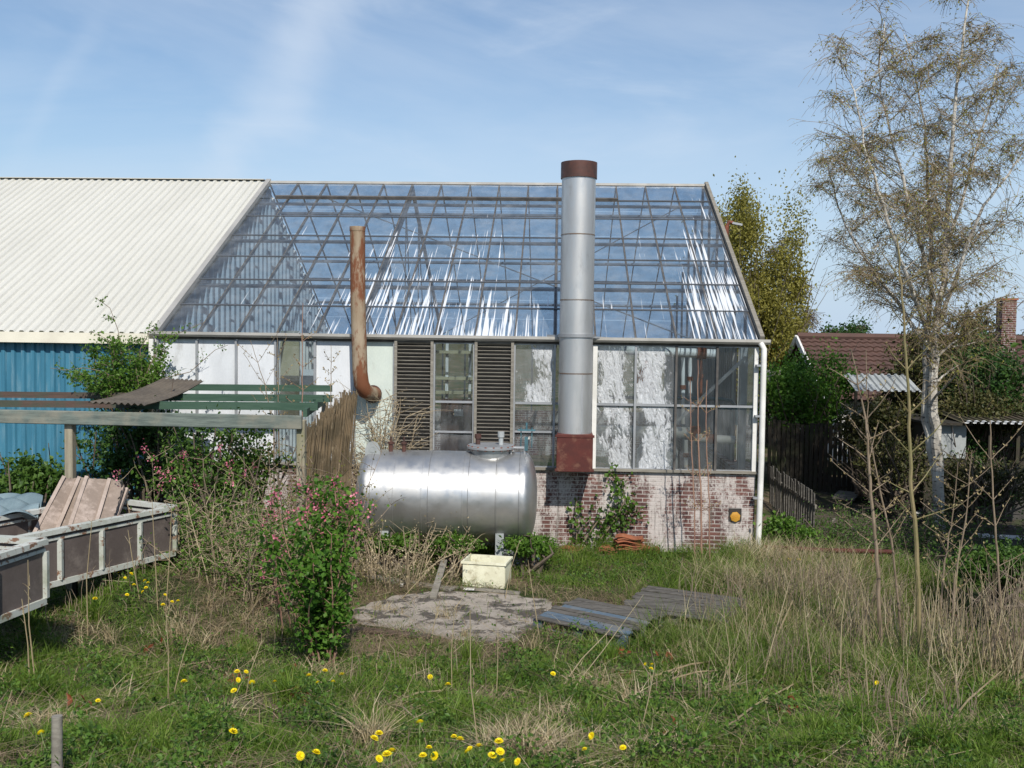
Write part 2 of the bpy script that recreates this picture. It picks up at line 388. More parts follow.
M['orange'] = weathered('orange_plastic', (.65, .14, .04), (.55, .11, .03), 3, .45)
M['yellow_box'] = weathered('yellow_plastic', (.62, .36, .06), (.45, .22, .03), 5, .5)
M['teal_pipe'] = weathered('teal_pipe', (.07, .16, .19), (.05, .11, .13), 4, .5)
M['dark'] = weathered('dark_interior', (.035, .03, .028), (.05, .045, .04), 4, .8)
M['cabinet'] = weathered('brown_cabinet', (.14, .07, .045), (.10, .055, .04), 4, .6)
M['ochre'] = weathered('ochre_board', (.42, .38, .24), (.34, .31, .2), 2, .6)
M['grey_clad'] = weathered('grey_cladding', (.36, .38, .38), (.28, .30, .30), 2, .6)
M['pale_clad'] = weathered('pale_cladding', (.74, .74, .72), (.62, .62, .60), 2, .5)
M['slate_tile'] = None
def tileroof():
    m = NM('brown_roof_tiles'); s = m.sep(m.tc.outputs['Object'])
    c = m.mix(m.mr(m.noise(1.2, None, 5), .3, .7), (.115, .064, .050), (.085, .050, .042))
    c = m.mix(m.mr(m.noise(7, None, 4), .5, .7, 0, .5), c, (.08, .06, .045))
    return m.fin(c, .85)
M['roof_tile'] = tileroof()
M['yellow'] = leafmat('dandelion_yellow', [(0, (.78, .60, .01)), (1, (.88, .76, .02))], .15)

def glass(name, tint, dirt=.06, foil=None, wash=False, rough=.04):
    m = NM(name)
    tr = m.N.new('ShaderNodeBsdfTransparent'); tr.inputs[0].default_value = (*tint, 1)
    gl = m.N.new('ShaderNodeBsdfGlossy'); gl.inputs['Roughness'].default_value = rough; gl.inputs[0].default_value = (1, 1, 1, 1)
    bp = m.N.new('ShaderNodeBump'); bp.inputs['Strength'].default_value = .05; bp.inputs['Distance'].default_value = .02
    m.L.new(m.noise(2.5, None, 2), bp.inputs['Height']); m.L.new(bp.outputs[0], gl.inputs['Normal'])
    fr = m.N.new('ShaderNodeFresnel'); fr.inputs[0].default_value = 1.5
    # the same on either side of the sheet
    geo = m.N.new('ShaderNodeNewGeometry'); lw = m.N.new('ShaderNodeLayerWeight'); lw.inputs[0].default_value = .35
    fz = m.math('ADD', m.math('MULTIPLY', lw.outputs['Fresnel'], .8), .035)
    s1 = m.N.new('ShaderNodeMixShader'); m.L.new(fz, s1.inputs[0]); m.L.new(tr.outputs[0], s1.inputs[1]); m.L.new(gl.outputs[0], s1.inputs[2])
    df = m.N.new('ShaderNodeBsdfDiffuse'); df.inputs[0].default_value = (.42, .44, .45, 1)
    dn = m.mr(m.noise(3, m.map((1, 1, .4)), 6, .7), .35, .8, dirt*.4, dirt*2.2)
    s2 = m.N.new('ShaderNodeMixShader'); m.L.new(dn, s2.inputs[0]); m.L.new(s1.outputs[0], s2.inputs[1]); m.L.new(df.outputs[0], s2.inputs[2])
    last = s2.outputs[0]
    if wash:
        uv = m.sep(m.tc.outputs['UV']); fr_ = m.math('FRACT', uv[1])
        v = m.comb(m.math('MULTIPLY', uv[0], 25.), m.math('MULTIPLY', uv[1], .42), 0.)
        n = m.noise(1, v, 4, .55, .0)
        area = m.noise(.55, m.comb(uv[0], m.math('MULTIPLY', uv[1], .5), 3.), 3)
        lowrow = m.mr(uv[1], 0., 5.2, .10, -.06, False)
        # washed patches: middle bays and the last two bays
        xm = m.mr(m.math('ABSOLUTE', m.math('SUBTRACT', uv[0], 4.1)), .9, 2.5, .125, -.03)
        xr = m.mr(uv[0], 8.3, 9.2, 0., .13)
        th = m.math('ADD', m.math('ADD', n, m.math('MULTIPLY', m.math('SUBTRACT', area, .5), .5)),
                    m.math('ADD', m.math('ADD', lowrow, m.math('MULTIPLY', m.math('SUBTRACT', .6, fr_), .07)), m.math('ADD', xm, xr)))
        msk = m.mr(th, .705, .77, 0, .85)
        dw = m.N.new('ShaderNodeBsdfDiffuse'); dw.inputs[0].default_value = (.66, .68, .70, 1)
        s3 = m.N.new('ShaderNodeMixShader'); m.L.new(msk, s3.inputs[0]); m.L.new(last, s3.inputs[1]); m.L.new(dw.outputs[0], s3.inputs[2]); last = s3.outputs[0]
    if foil is not None:
        uv = m.sep(m.tc.outputs['UV'])
        wr = m.noise(9, m.comb(m.math('ADD', uv[0], m.math('MULTIPLY', uv[1], .25)), m.math('MULTIPLY', uv[1], .55), foil), 6, .7, 1.6)
        ar = m.noise(1.1, m.comb(uv[0], uv[1], foil*3.), 3)
        uu = m.math('ADD', m.math('ADD', uv[0], m.math('MULTIPLY', m.math('SUBTRACT', ar, .5), 1.3)), m.math('MULTIPLY', uv[1], .12 if foil > 1.5 else -.1))
        ce = m.mr(m.math('ABSOLUTE', m.math('SUBTRACT', uu, .62)), .12, .62, .14, -.17)
        t = m.math('ADD', m.math('ADD', wr, ce), m.math('MULTIPLY', m.math('SUBTRACT', ar, .5), .7))
        msk = m.mr(t, .46, .60, .10, .90)
        b2 = m.N.new('ShaderNodeBump'); b2.inputs['Strength'].default_value = 1; b2.inputs['Distance'].default_value = .06; m.L.new(wr, b2.inputs['Height'])
        pr = m.N.new('ShaderNodeBsdfPrincipled'); pr.inputs['Base Color'].default_value = (.66, .68, .70, 1); pr.inputs['Roughness'].default_value = .3
        m.L.new(b2.outputs[0], pr.inputs['Normal'])
        s4 = m.N.new('ShaderNodeMixShader'); m.L.new(msk, s4.inputs[0]); m.L.new(last, s4.inputs[1]); m.L.new(pr.outputs[0], s4.inputs[2]); last = s4.outputs[0]
    m.L.new(last, m.out.inputs[0]); return m.m
M['roof_glass'] = glass('roof_glass', (.54, .66, .77), .11, wash=True)
M['rear_glass'] = glass('rear_glass', (.60, .71, .81), .17)
M['glass_clear'] = glass('clear_window', (.88, .91, .89), .04)
M['glass_murky'] = glass('murky_window', (.88, .90, .86), .12)
M['glass_foil'] = [glass('foil_window', (.84, .87, .83), .13, foil=float(k)) for k in (1, 2, 3)]
M['loose_glass'] = glass('loose_glass', (.75, .8, .8), .25)

def groundmat():
    m = NM('soil_and_moss'); big = m.noise(.7, None, 5); mid = m.noise(4, None, 6, .7); fn = m.noise(35, None, 5, .7)
    c = m.mix(m.mr(mid, .35, .65), (.115, .085, .055), (.19, .15, .10))
    c = m.mix(m.mr(m.math('ADD', big, m.math('MULTIPLY', m.math('SUBTRACT', mid, .5), .6)), .40, .56), c, (.04, .055, .018))
    c = m.mix(.5, c, m.mix(fn, (.05, .05, .05), (.95, .95, .95)), 'OVERLAY')
    m.bump(m.math('ADD', mid, m.math('MULTIPLY', fn, .5)), .8, .03); return m.fin(c, .95, 0, .1)
M['ground'] = groundmat()
def concretemat():
    m = NM('old_concrete'); n = m.noise(2.6, None, 8, .72); f = m.noise(45, None, 5, .7)
    c = m.mix(m.mr(m.noise(6, None, 5), .35, .65), (.36, .315, .27), (.27, .24, .20))
    c = m.mix(m.mr(n, .50, .55), c, (.085, .075, .065))
    c = m.mix(.4, c, m.mix(f, (.1, .1, .1), (.9, .9, .9)), 'OVERLAY')
    m.bump(f, .5, .01); return m.fin(c, .9)
M['concrete'] = concretemat()
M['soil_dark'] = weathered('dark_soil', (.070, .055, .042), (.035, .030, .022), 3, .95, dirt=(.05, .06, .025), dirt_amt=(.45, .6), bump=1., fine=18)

# ------------------------------------------------------------------ ground
def axis(lo, hi, step, far):
    a = list(np.arange(lo, hi+1e-6, step)); d = step; x = hi
    while x < far: d *= 1.35; x += d; a.append(x)
    d = step; x = lo; pre = []
    while x > -far: d *= 1.35; x -= d; pre.append(x)
    return np.array(pre[::-1] + a)
gx = axis(-14, 14, .2, 3000); gy = axis(1, 30, .2, 3000)
XX, YY = np.meshgrid(gx, gy); ZZ = H(XX, YY)
nx, ny = len(gx), len(gy)
idx = np.arange(nx*ny).reshape(ny, nx)
Fq = np.stack([idx[:-1, :-1], idx[:-1, 1:], idx[1:, 1:], idx[1:, :-1]], -1).reshape(-1, 4)
MB().add(np.stack([XX, YY, ZZ], -1).reshape(-1, 3), [Fq]).build('ground', M['ground'], smooth=True, kind='structure')

def poly_world(pts): return [G(x, y) for x, y in pts]
def slab(name, pts, mat, lift=.012, **tg):
    w = poly_world(pts); c = sum(w, Vector())/len(w)
    # concentric rings that follow the ground
    mb = MB(); n0 = len(w); w2 = []
    for i in range(n0):
        a, b = w[i], w[(i+1) % n0]
        for t in (0, .25, .5, .75):
            q = a.lerp(b, t); q = c + (q-c)*(1 + random.uniform(-.07, .05)); w2.append(q)
    n = len(w2); V = []; K = 9
    for k in range(K+1):
        s_ = k/K
        for q in w2:
            x = c.x + (q.x-c.x)*s_; y = c.y + (q.y-c.y)*s_
            V.append((x, y, float(H(x, y)) + lift))
    for q in w2:
        V.append((c.x + (q.x-c.x)*1.02, c.y + (q.y-c.y)*1.02, float(H(q.x, q.y)) - .05))
    Fc = [(k*n+j, k*n+(j+1) % n, (k+1)*n+(j+1) % n, (k+1)*n+j) for k in range(1, K+1) for j in range(n)]
    Fc += [(j, n+j, n+(j+1) % n) for j in range(n)]
    mb.add(V, Fc); return mb.build(name, mat, **tg)
CONC = [(350, 610), (392, 597), (440, 592), (505, 592), (545, 600), (558, 612), (538, 630), (508, 644), (450, 640), (400, 630), (356, 624)]
slab('concrete_path', CONC, M['concrete'], kind='structure')
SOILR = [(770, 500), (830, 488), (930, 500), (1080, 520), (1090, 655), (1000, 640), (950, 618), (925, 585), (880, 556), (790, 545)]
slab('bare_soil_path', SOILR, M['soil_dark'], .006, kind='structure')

# ------------------------------------------------------------------ greenhouse
XL, XR, YF, YR = -6.44, 3.2249, 16.0, 22.37
ZE, ZR, ZS = CZ-.035, CZ+3.358, CZ-2.148
BAY = (XR-XL)/15
YB = YR + (YR-YF)
gh = thing('greenhouse', 'glass greenhouse with a steep blue tinted roof, brick base and two dark louvre panels', 'greenhouse', (-1.6, 16, 0))
def bx(k): return XL + BAY*k
b = MB(); b.box(((XL+XR)/2, YF+.11, ZS/2-.12), (XR-XL, .22, ZS+.22)); b.build('brick_base', M['brick'], gh)
b = MB(); b.box(((XL+XR)/2, YF+.07, ZS+.02), (XR-XL+.04, .26, .04)); b.build('sill', M['greywood'], gh)
b = MB(); b.box((XR-.11, (YF+YB)/2+.12, ZS/2-.1), (.22, YB-YF-.24, ZS+.2)); b.box(((XL+XR)/2, YB-.1, ZS/2), (XR-XL-.5, .2, ZS)); b.build('side_base', M['brick'], gh)
# roof
def slope_pt(x, t, off=0., rear=False):
    y = YF + (YR-YF)*t if not rear else YB - (YR-YF)*t
    sgn = -1 if not rear else 1
    nl = math.hypot(YR-YF, ZR-ZE); ny_, nz_ = (ZR-ZE)/nl*sgn, (YR-YF)/nl
    return Vector((x, y + ny_*off, ZE + (ZR-ZE)*t + nz_*off))
def roof_panes(rear):
    mb = MB(); uv = []
    for k in range(15):
        for r in range(7):
            if not rear and (k, r) in ((4, 6), ): pass
            a = random.uniform(-.004, .004); o1, o2 = .012 + random.uniform(0, .008), .0 + random.uniform(0, .004)
            x0, x1 = bx(k)+.012, bx(k+1)-.012; t0, t1 = r/7, (r+1)/7
            mb.quad(slope_pt(x0, t0, o1+a, rear), slope_pt(x1, t0, o1-a, rear), slope_pt(x1, t1, o2-a, rear), slope_pt(x0, t1, o2+a, rear))
            for (u, v) in ((x0, r+.001), (x1, r+.001), (x1, r+.999), (x0, r+.999)): uv.append((u-XL, v))
    return mb, np.array(uv)
mb, uv = roof_panes(False); mb.build('roof_glass', M['roof_glass'], gh, uvs=uv)
mb, uv = roof_panes(True); mb.build('rear_roof_glass', M['rear_glass'], gh)
for k in range(16):
    x = bx(k); w = .028 if k % 5 else .036
    MB().bar(slope_pt(x, 0, -.03), slope_pt(x, 1, -.03), w, .06, slope_pt(0, 0, 1)-slope_pt(0, 0, 0)).build('rafter', M['bar_dark'], gh)
    MB().bar(slope_pt(x, 0, -.03, True), slope_pt(x, 1, -.03, True), .024, .05, slope_pt(0, 0, 1, True)-slope_pt(0, 0, 0, True)).build('rear_rafter', M['alu_bar'], gh)
up_f = slope_pt(0, 0, 1)-slope_pt(0, 0, 0)
for r in range(1, 7):
    if r == 6:
        MB().bar(slope_pt(bx(1)-.25, r/7, .035), slope_pt(bx(12), r/7, .035), .06, .07, up_f).build('ridge_vent_edge', M['bar_dark'], gh)
        MB().bar(slope_pt(bx(12), r/7, .01), slope_pt(XR, r/7, .01), .035, .03, up_f).build('glazing_bar', M['alu_bar'], gh)
    else:
        MB().bar(slope_pt(XL, r/7, .008), slope_pt(XR, r/7, .008), .032, .02, up_f).build('glazing_bar', M['alu_bar'], gh)
for r in (2, 4, 6):
    MB().bar(slope_pt(XL, r/7, -.12), slope_pt(XR, r/7, -.12), .06, .05, up_f).build('purlin', M['alu_bar'], gh)
    q = slope_pt(0, 0, 1, True)-slope_pt(0, 0, 0, True)
    MB().bar(slope_pt(XL, r/7, -.12, True), slope_pt(XR, r/7, -.12, True), .06, .05, q).build('purlin', M['alu_bar'], gh)
for r in (3,):
    MB().bar(slope_pt(XL, r/7, .0, True), slope_pt(XR, r/7, .0, True), .035, .03, up_f).build('rear_glazing_bar', M['alu_bar'], gh)
MB().bar((XL, YR, ZR-.0), (XR+.03, YR, ZR-.0), .14, .05).build('ridge_cap', M['alu_light'], gh)
MB().bar(slope_pt(XR+.05, -.0, .02), slope_pt(XR+.05, 1, .02), .07, .13, up_f).bar(slope_pt(XR+.05, 0, .02, True), slope_pt(XR+.05, 1, .02, True), .07, .13, up_f).build('barge_board', M['greywood'], gh)
MB().bar(slope_pt(XL-.02, .0, .03), slope_pt(XL-.02, 1, .03), .10, .10, up_f).build('left_flashing', M['alu_light'], gh)
# trusses
for k in (5, 10):
    x = bx(k); tr = MB()
    tr.bar((x, YF+.15, ZE-.12), (x, YB-.15, ZE-.12), .06, .09)
    tr.bar(slope_pt(x, 0.01, -.17), slope_pt(x, 1, -.17), .06, .09); tr.bar(slope_pt(x, .01, -.17, True), slope_pt(x, 1, -.17, True), .06, .09)
    for i in range(6):
        y0 = YF + 1.06*(i*2)+.4
        t = min(1, (i+.5)/3) if i < 3 else min(1, (5.5-i)/3)
        a = slope_pt(x, t if i < 3 else t, -.2, i >= 3)
        tr.bar((x, y0+.7, ZE-.1), a, .022, .028); tr.bar(a, (x, y0+1.8 if y0+1.8 < YB else YB-.3, ZE-.1), .022, .028)
    tr.build('roof_truss', M['alu_bar'], gh)
MB().tube([slope_pt(bx(2.2), .93, -.2), slope_pt(bx(13.4), .06, -.2)], .013, 6).build('brace_rod', M['galv'], gh)
MB().tube([slope_pt(bx(14.3), .93, -.2, True), slope_pt(bx(5), .06, -.2, True)], .012, 6).build('brace_rod', M['galv'], gh)
# gutter and corner
g = MB(); n = 7
for (dx0, dx1) in ((XL-.12, XR+.16),):
    prof = [(YF-.02, ZE-.055), (YF-.10, ZE-.055), (YF-.13, ZE-.02), (YF-.13, ZE+.025), (YF-.115, ZE+.025), (YF-.115, ZE-.01), (YF-.09, ZE-.04), (YF-.02, ZE-.04)]
    V = [(x, y, z) for x in (dx0, dx1) for (y, z) in prof]; m_ = len(prof)
    g.add(V, [(i, (i+1) % m_, m_+(i+1) % m_, m_+i) for i in range(m_)] + [tuple(range(m_)), tuple(range(m_, 2*m_))])
g.build('gutter', M['alu_light'], gh)
MB().bar((XL, YF+.03, ZE-.05), (XR, YF+.03, ZE-.05), .10, .09).build('wall_plate', M['bar_dark'], gh)
# mullions
for k in range(16):
    white = k in (11, 15); dark = k in (13, 14)
    w = .07 if white else .035
    mat = M['white_paint'] if white else (M['bar_dark'] if dark else M['galv'])
    MB().box((bx(k)-(.03 if k == 15 else 0), YF+.0, (ZS+ZE)/2-.03), (w, .07, ZE-ZS-.14)).build('corner_post' if k == 15 else 'mullion', mat, gh)
ztr = P(640, 405, YF).z
def pane(win, k, z0, z1, mat, y=YF+.03, tilt=0.):
    x0, x1 = bx(k)+.02, bx(k+1)-.02
    MB().quad((x0, y, z0), (x1, y+tilt, z0), (x1, y-tilt, z1), (x0, y, z1)).build('pane', mat, win, uvs=np.array([(0, z0-ZS), (1, z0-ZS), (1, z1-ZS), (0, z1-ZS)]))
zt, zb = ZE-.1, ZS+.04
def window(k, mats, light=False, midbar=None):
    fr = MB(); x0, x1 = bx(k), bx(k+1); yy = YF+.02
    fr.box(((x0+x1)/2, yy, ztr), (BAY-.04, .05, .035)); fr.box(((x0+x1)/2, yy, zt+.005), (BAY-.04, .05, .03)); fr.box(((x0+x1)/2, yy, zb-.005), (BAY-.04, .05, .03))
    if midbar: fr.box(((x0+x1)/2, yy, midbar), (BAY-.04, .04, .03))
    w = fr.build('window', M['white_paint'] if light else M['galv'], gh)
    pane(w, k, ztr+.02, zt-.01, mats[0], tilt=random.uniform(-.006, .006)); pane(w, k, zb+.01, ztr-.02, mats[1], tilt=random.uniform(-.006, .006))
def panel(k, mat, label=None):
    MB().box((bx(k)+BAY/2, YF+.03, (zt+zb)/2), (BAY-.036, .03, zt-zb+.02)).build('wall_panel', mat, gh, label=label)
for k in (0, 1, 2, 4): panel(k, M['white_panel'])
panel(5, M['mint_panel'])
window(3, (M['glass_murky'], M['glass_murky']))
window(7, (M['glass_clear'], M['glass_murky']), midbar=P(455, 432, YF).z)
window(9, (M['glass_foil'][0], M['glass_murky']), midbar=P(540, 432, YF).z)
window(10, (M['glass_murky'], M['glass_murky']))
window(11, (M['glass_foil'][1], M['glass_foil'][1]))
window(12, (M['glass_foil'][2], M['glass_foil'][2]))
window(13, (M['glass_clear'], M['glass_murky']))
window(14, (M['glass_clear'], M['glass_murky']))
for k in (6, 8):
    x0, x1 = bx(k)+.03, bx(k+1)-.03; z0, z1 = zb-.55 if k == 6 else zb-.1, zt+.02
    z0 = zb
    f = MB()
    for x in (x0, x1): f.box((x, YF-.03, (z0+z1)/2), (.045, .09, z1-z0))
    f.box(((x0+x1)/2, YF-.03, z1+.022), (x1-x0+.045, .09, .044)); f.box(((x0+x1)/2, YF-.03, z0-.022), (x1-x0+.045, .09, .044))
    lv = f.build('louvre_panel', M['greywood'], gh)
    s = MB(); n = 34
    rot = Matrix.Rotation(R(-38), 3, 'X')
    for i in range(n): s.box(((x0+x1)/2, YF-.03+random.uniform(-.003, .003), z0+.03+(z1-z0-.06)*i/(n-1)), (x1-x0-.05, .055, .009), rot)
    s.build('louvre_slats', M['beam'] if False else M['greywood'], lv)
    MB().box(((x0+x1)/2, YF+.06, (z0+z1)/2), (x1-x0, .02, z1-z0)).build('louvre_backing', M['dark'], lv)
# downpipe
dp = MB(); a = P(764, 347, YF-.12); xq = a.x
dp.tube([(xq-.05, YF-.1, ZE-.03), (xq, YF-.12, ZE-.12), (xq+.005, YF-.12, 1.5), (xq-.01, YF-.12, .05)], .046, 14); dp.build('downpipe', M['white_paint'], gh, smooth=True)
db = MB()
for z in (.9, 2.2, 3.0): db.box((xq-.03, YF-.09, z), (.16, .1, .03))
db.build('pipe_bracket', M['galv'], gh)
# right gable and rear wall
def corr(mb, a, bvec, up, Ln, Ht, pitch=.165, dep=.03, nrm=(0, -1, 0)):
    a = Vector(a); bv = Vector(bvec).normalized(); up = Vector(up); nv = Vector(nrm)
    prof = []; x = 0
    while x < Ln-.001:
        for fx, d in ((0, 0), (.42, 0), (.55, 1), (.87, 1)):
            if x + fx*pitch < Ln: prof.append((x+fx*pitch, d*dep))
        x += pitch
    prof.append((Ln, 0)); V = []
    for (s_, d) in prof:
        p = a + bv*s_ + nv*d; V.append(tuple(p))
    for (s_, d) in prof:
        p = a + bv*s_ + nv*d + up*Ht; V.append(tuple(p))
    k = len(prof); mb.add(V, [(i, i+1, k+i+1, k+i) for i in range(k-1)])
g = MB(); corr(g, (XR-.05, YF+1.6, ZS), (0, 1, 0), (0, 0, 1), YB-YF-1.7, ZE-ZS-.1, .2, .05, (-1, 0, 0)); g.build('gable_cladding', M['grey_clad'], gh)
tri = MB(); V = [(XR-.02, YF+.1, ZE), (XR-.02, YB-.1, ZE), (XR-.02, YR, ZR-.05)]; tri.add(V, [(0, 1, 2)]); tri.quad((XR-.02, YF+.1, ZS), (XR-.02, YF+1.6, ZS), (XR-.02, YF+1.6, ZE-.05), (XR-.02, YF+.1, ZE-.05)); tri.build('gable_glass', M['rear_glass'], gh)
for i in range(1, 12):
    y = YF + (YB-YF)*i/12; t = 1-abs(i-6)/6
    MB().box((XR-.02, y, (ZE+ZE+(ZR-ZE)*t)/2), (.05, .04, (ZR-ZE)*t)).build('gable_bar', M['alu_bar'], gh)
rw = MB(); rw.quad((XL, YB-.03, ZS), (XR, YB-.03, ZS), (XR, YB-.03, ZE), (XL, YB-.03, ZE)); rw.build('rear_wall_glass', M['glass_murky'], gh)
for k in range(0, 16, 1): MB().box((bx(k), YB-.05, (ZS+ZE)/2), (.04, .05, ZE-ZS)).build('rear_mullion', M['alu_bar'], gh)
a = P(640, 456, YF+.35); c = P(746, 357, YF+.35)
MB().bar(a, c, .05, .05).build('wall_brace', M['galv'], gh)
a = P(744, 345, YF+.5); MB().box((a.x, YF+.5, (ZS+ZE)/2), (.12, .1, ZE-ZS)).build('inner_column', M['galv'], gh)

# ---- things seen through the windows
t = thing('water_pipe', 'thick white pipe behind the lower right panes running level', 'pipe', (2, 17.2, 0))
MB().tube([P(595, 431, 17.2), P(700, 433, 17.2)], .10, 12).build('pipe_body', M['white_paint'], t, smooth=True)
MB().tube([P(690, 433, 17.19), P(700, 433, 17.19)], .125, 12).build('pipe_flange', M['rust'], t, smooth=True)
t = thing('water_pipe', 'rust-stained white pipe stub just below the thick white pipe', 'pipe', (2.6, 16.8, 0))
MB().tube([P(696, 438, 16.8), P(735, 440, 16.8)], .07, 12).build('pipe_body', M['white_paint'], t, smooth=True)
MB().tube([P(706, 438.5, 16.79), P(716, 439, 16.79)], .085, 12).build('pipe_flange', M['rust'], t, smooth=True)
t = thing('water_pipe', 'rusty white pipe along the top of the right windows under the eave', 'pipe', (2, 17, 0))
MB().tube([P(600, 349, 17), P(716, 354, 17)], .08, 12).build('pipe_body', M['white_paint'], t, smooth=True)
MB().tube([P(697, 353, 16.99), P(706, 353.5, 16.99)], .1, 12).build('pipe_flange', M['rust'], t, smooth=True)
t = thing('bent_pipe', 'blue-green double pipe bending down at its right end behind the windows', 'pipe', (2, 17, 0))
for dz in (0, -.13):
    MB().tube([P(590, 397-dz*60, 17), P(722, 399-dz*60, 17), P(731, 401-dz*60, 17), P(736, 407, 17), P(737, 425, 17)], .03, 8).build('pipe_run', M['teal_pipe'], t, smooth=True)
for i, (x, y0, y1, r, lb, mt) in enumerate(((683, 350, 424, .035, 'white upright pipe left of its twin behind the second window from the corner', 'white_paint'),
                                    (690, 352, 405, .035, 'white upright pipe right of its twin behind the second window from the corner', 'white_paint'),
                                    (701, 352, 400, .028, 'thin rusty upright pipe beside the two white upright pipes', 'rust'),
                                    (686, 440, 470, .035, 'short white upright pipe below the thick level white pipe', 'white_paint'))):
    t = thing('upright_pipe', lb, 'pipe', tuple(P(x, y1, 17.0)))
    MB().tube([P(x, y0, 17.0), P(x, y1, 17.0)], r, 10).build('pipe_body', M[mt], t, smooth=True)
    MB().tube([P(x, (y0+y1)/2-2, 17.0), P(x, (y0+y1)/2+2, 17.0)], r*1.5, 10).build('valve_collar', M['rust'], t, smooth=True)
t = thing('orange_bag', 'bright orange bulging bag hanging behind the foil covered pane', 'bag', tuple(P(648, 392, 16.5)))
a = P(646, 378, 16.5); g = MB(); g.lathe(a - Vector((0, 0, .28)), (0, 0, 1), [(0, .02), (.03, .15), (.15, .18), (.3, .17), (.42, .11), (.5, .03), (.56, .02)], 16); g.build('bag_body', M['orange'], t, smooth=True)
t = thing('buffer_tank', 'pale upright drum standing low behind the foil covered pane', 'drum', tuple(P(657, 500, 17.1)))
a = P(657, 470, 17.1); g = MB(); g.lathe((a.x, a.y, .1), (0, 0, 1), [(0, 0), (0, .33), (.1, .35), (1.4, .35), (1.55, .25), (1.6, 0)], 24); g.build('drum_body', M['pale_clad'], t, smooth=True)
g = MB(); g.lathe((a.x, a.y, .1), (0, 0, 1), [(.7, .355), (.7, .365), (.76, .365), (.76, .355)], 24); g.build('drum_band', M['galv'], t)
t = thing('storage_cabinet', 'red-brown cabinet with a white notice behind the narrow window between the louvres', 'cabinet', tuple(P(456, 470, 17.4)))
a = P(452, 400, 17.4); c = P(480, 470, 17.4)
MB().box(((a.x+c.x)/2, 17.6, (a.z+c.z)/2), (.9, .4, a.z-c.z)).build('cabinet_body', M['cabinet'], t)
MB().box((a.x+.12, 17.385, a.z-.22), (.16, .01, .12)).build('notice', M['white_paint'], t)
MB().box((a.x+.2, 17.38, a.z-.6), (.7, .02, .03)).build('drawer_gap', M['dark'], t)
t = thing('shelf_rack', 'pale shelving with boards behind the narrow window between the louvres', 'shelf', tuple(P(456, 400, 18.2)))
g = MB()
for yy in (352, 378, 392): c = P(456, yy, 18.2); g.box(tuple(c), (1.1, .4, .05))
g.build('shelf_board', M['ochre'], t)
g = MB()
for xx in (447, 470): c = P(xx, 372, 18.1); g.box(tuple(c), (.05, .05, 1.5))
g.build('shelf_upright', M['white_paint'], t)
t = thing('board', 'ochre board standing behind the dark left window beside the white panels', 'board', tuple(P(297, 420, 16.8)))
a = P(290, 378, 16.8)
MB().box(tuple(a), (.32, .05, 1.6)).build('board_face', M['ochre'], t); MB().box((a.x+.3, 16.8, a.z-.1), (.22, .06, .5)).build('board_shelf', M['white_panel'], t)

# ------------------------------------------------------------------ warehouse
wh = thing('warehouse', 'long barn with cream ribbed steel roof and blue ribbed wall', 'barn', (-11, 16, 0))
WX = XL-.10; WL = 15
nl = math.hypot(YR-YF, ZR-ZE); upv = Vector((0, (YR-YF)/nl, (ZR-ZE)/nl)); nrm = Vector((0, -(ZR-ZE)/nl, (YR-YF)/nl))
g = MB(); corr(g, Vector((WX, YF-.12, ZE-.02)) + nrm*.0, (-1, 0, 0), upv, WL, nl+.04, .165, .032, nrm); g.build('front_roof', M['cream'], wh)
upr = Vector((0, -(YR-YF)/nl, (ZR-ZE)/nl)); nrr = Vector((0, (ZR-ZE)/nl, (YR-YF)/nl))
g = MB(); corr(g, Vector((WX, YB+.12, ZE-.02)) + nrr*.0, (-1, 0, 0), upr, WL, nl+.04, .165, .032, nrr); g.build('rear_roof', M['cream'], wh)
MB().bar((WX, YR, ZR+.045), (WX-WL, YR, ZR+.045), .30, .015).build('ridge_cap', M['cream'], wh)
MB().box((WX-WL/2, YF-.13, ZE-.10), (WL, .04, .17)).build('fascia', M['fascia'], wh)
g = MB(); corr(g, (WX-.05, YF+.02, .35), (-1, 0, 0), (0, 0, 1), WL-.1, ZE-.5, .165, .035, (0, -1, 0)); g.build('blue_wall', M['blue_steel'], wh)
MB().box((WX-WL/2, YF+.07, .1), (WL-.2, .16, .5)).build('wall_plinth', M['concrete'], wh)
MB().box((WX-WL/2-.05, YF-.02, .93), (WL-.2, .016, .1)).build('wall_strip', M['bar_dark'], wh)  # thin dark strip along the lower blue wall
g = MB()
prof = []; y = YF
while y < YB:
    for fx, d in ((0, 0), (.09, 0), (.115, .05), (.2, .05), (.225, 0)):
        if y+fx < YB: prof.append((y+fx, d))
    y += .32
V = [(WX+.02+d, y, .1) for y, d in prof] + [(WX+.02+d, y, ZE-.05+(ZR-ZE)*(1-abs(y-YR)/(YR-YF))) for y, d in prof]; k = len(prof)
g.add(V, [(i, i+1, k+i+1, k+i) for i in range(k-1)]); g.build('gable_wall', M['pale_clad'], wh)
MB().box((WX+.03, YF-.10, ZE/2+.1), (.07, .05, ZE-.4)).build('corner_trim', M['white_paint'], wh)

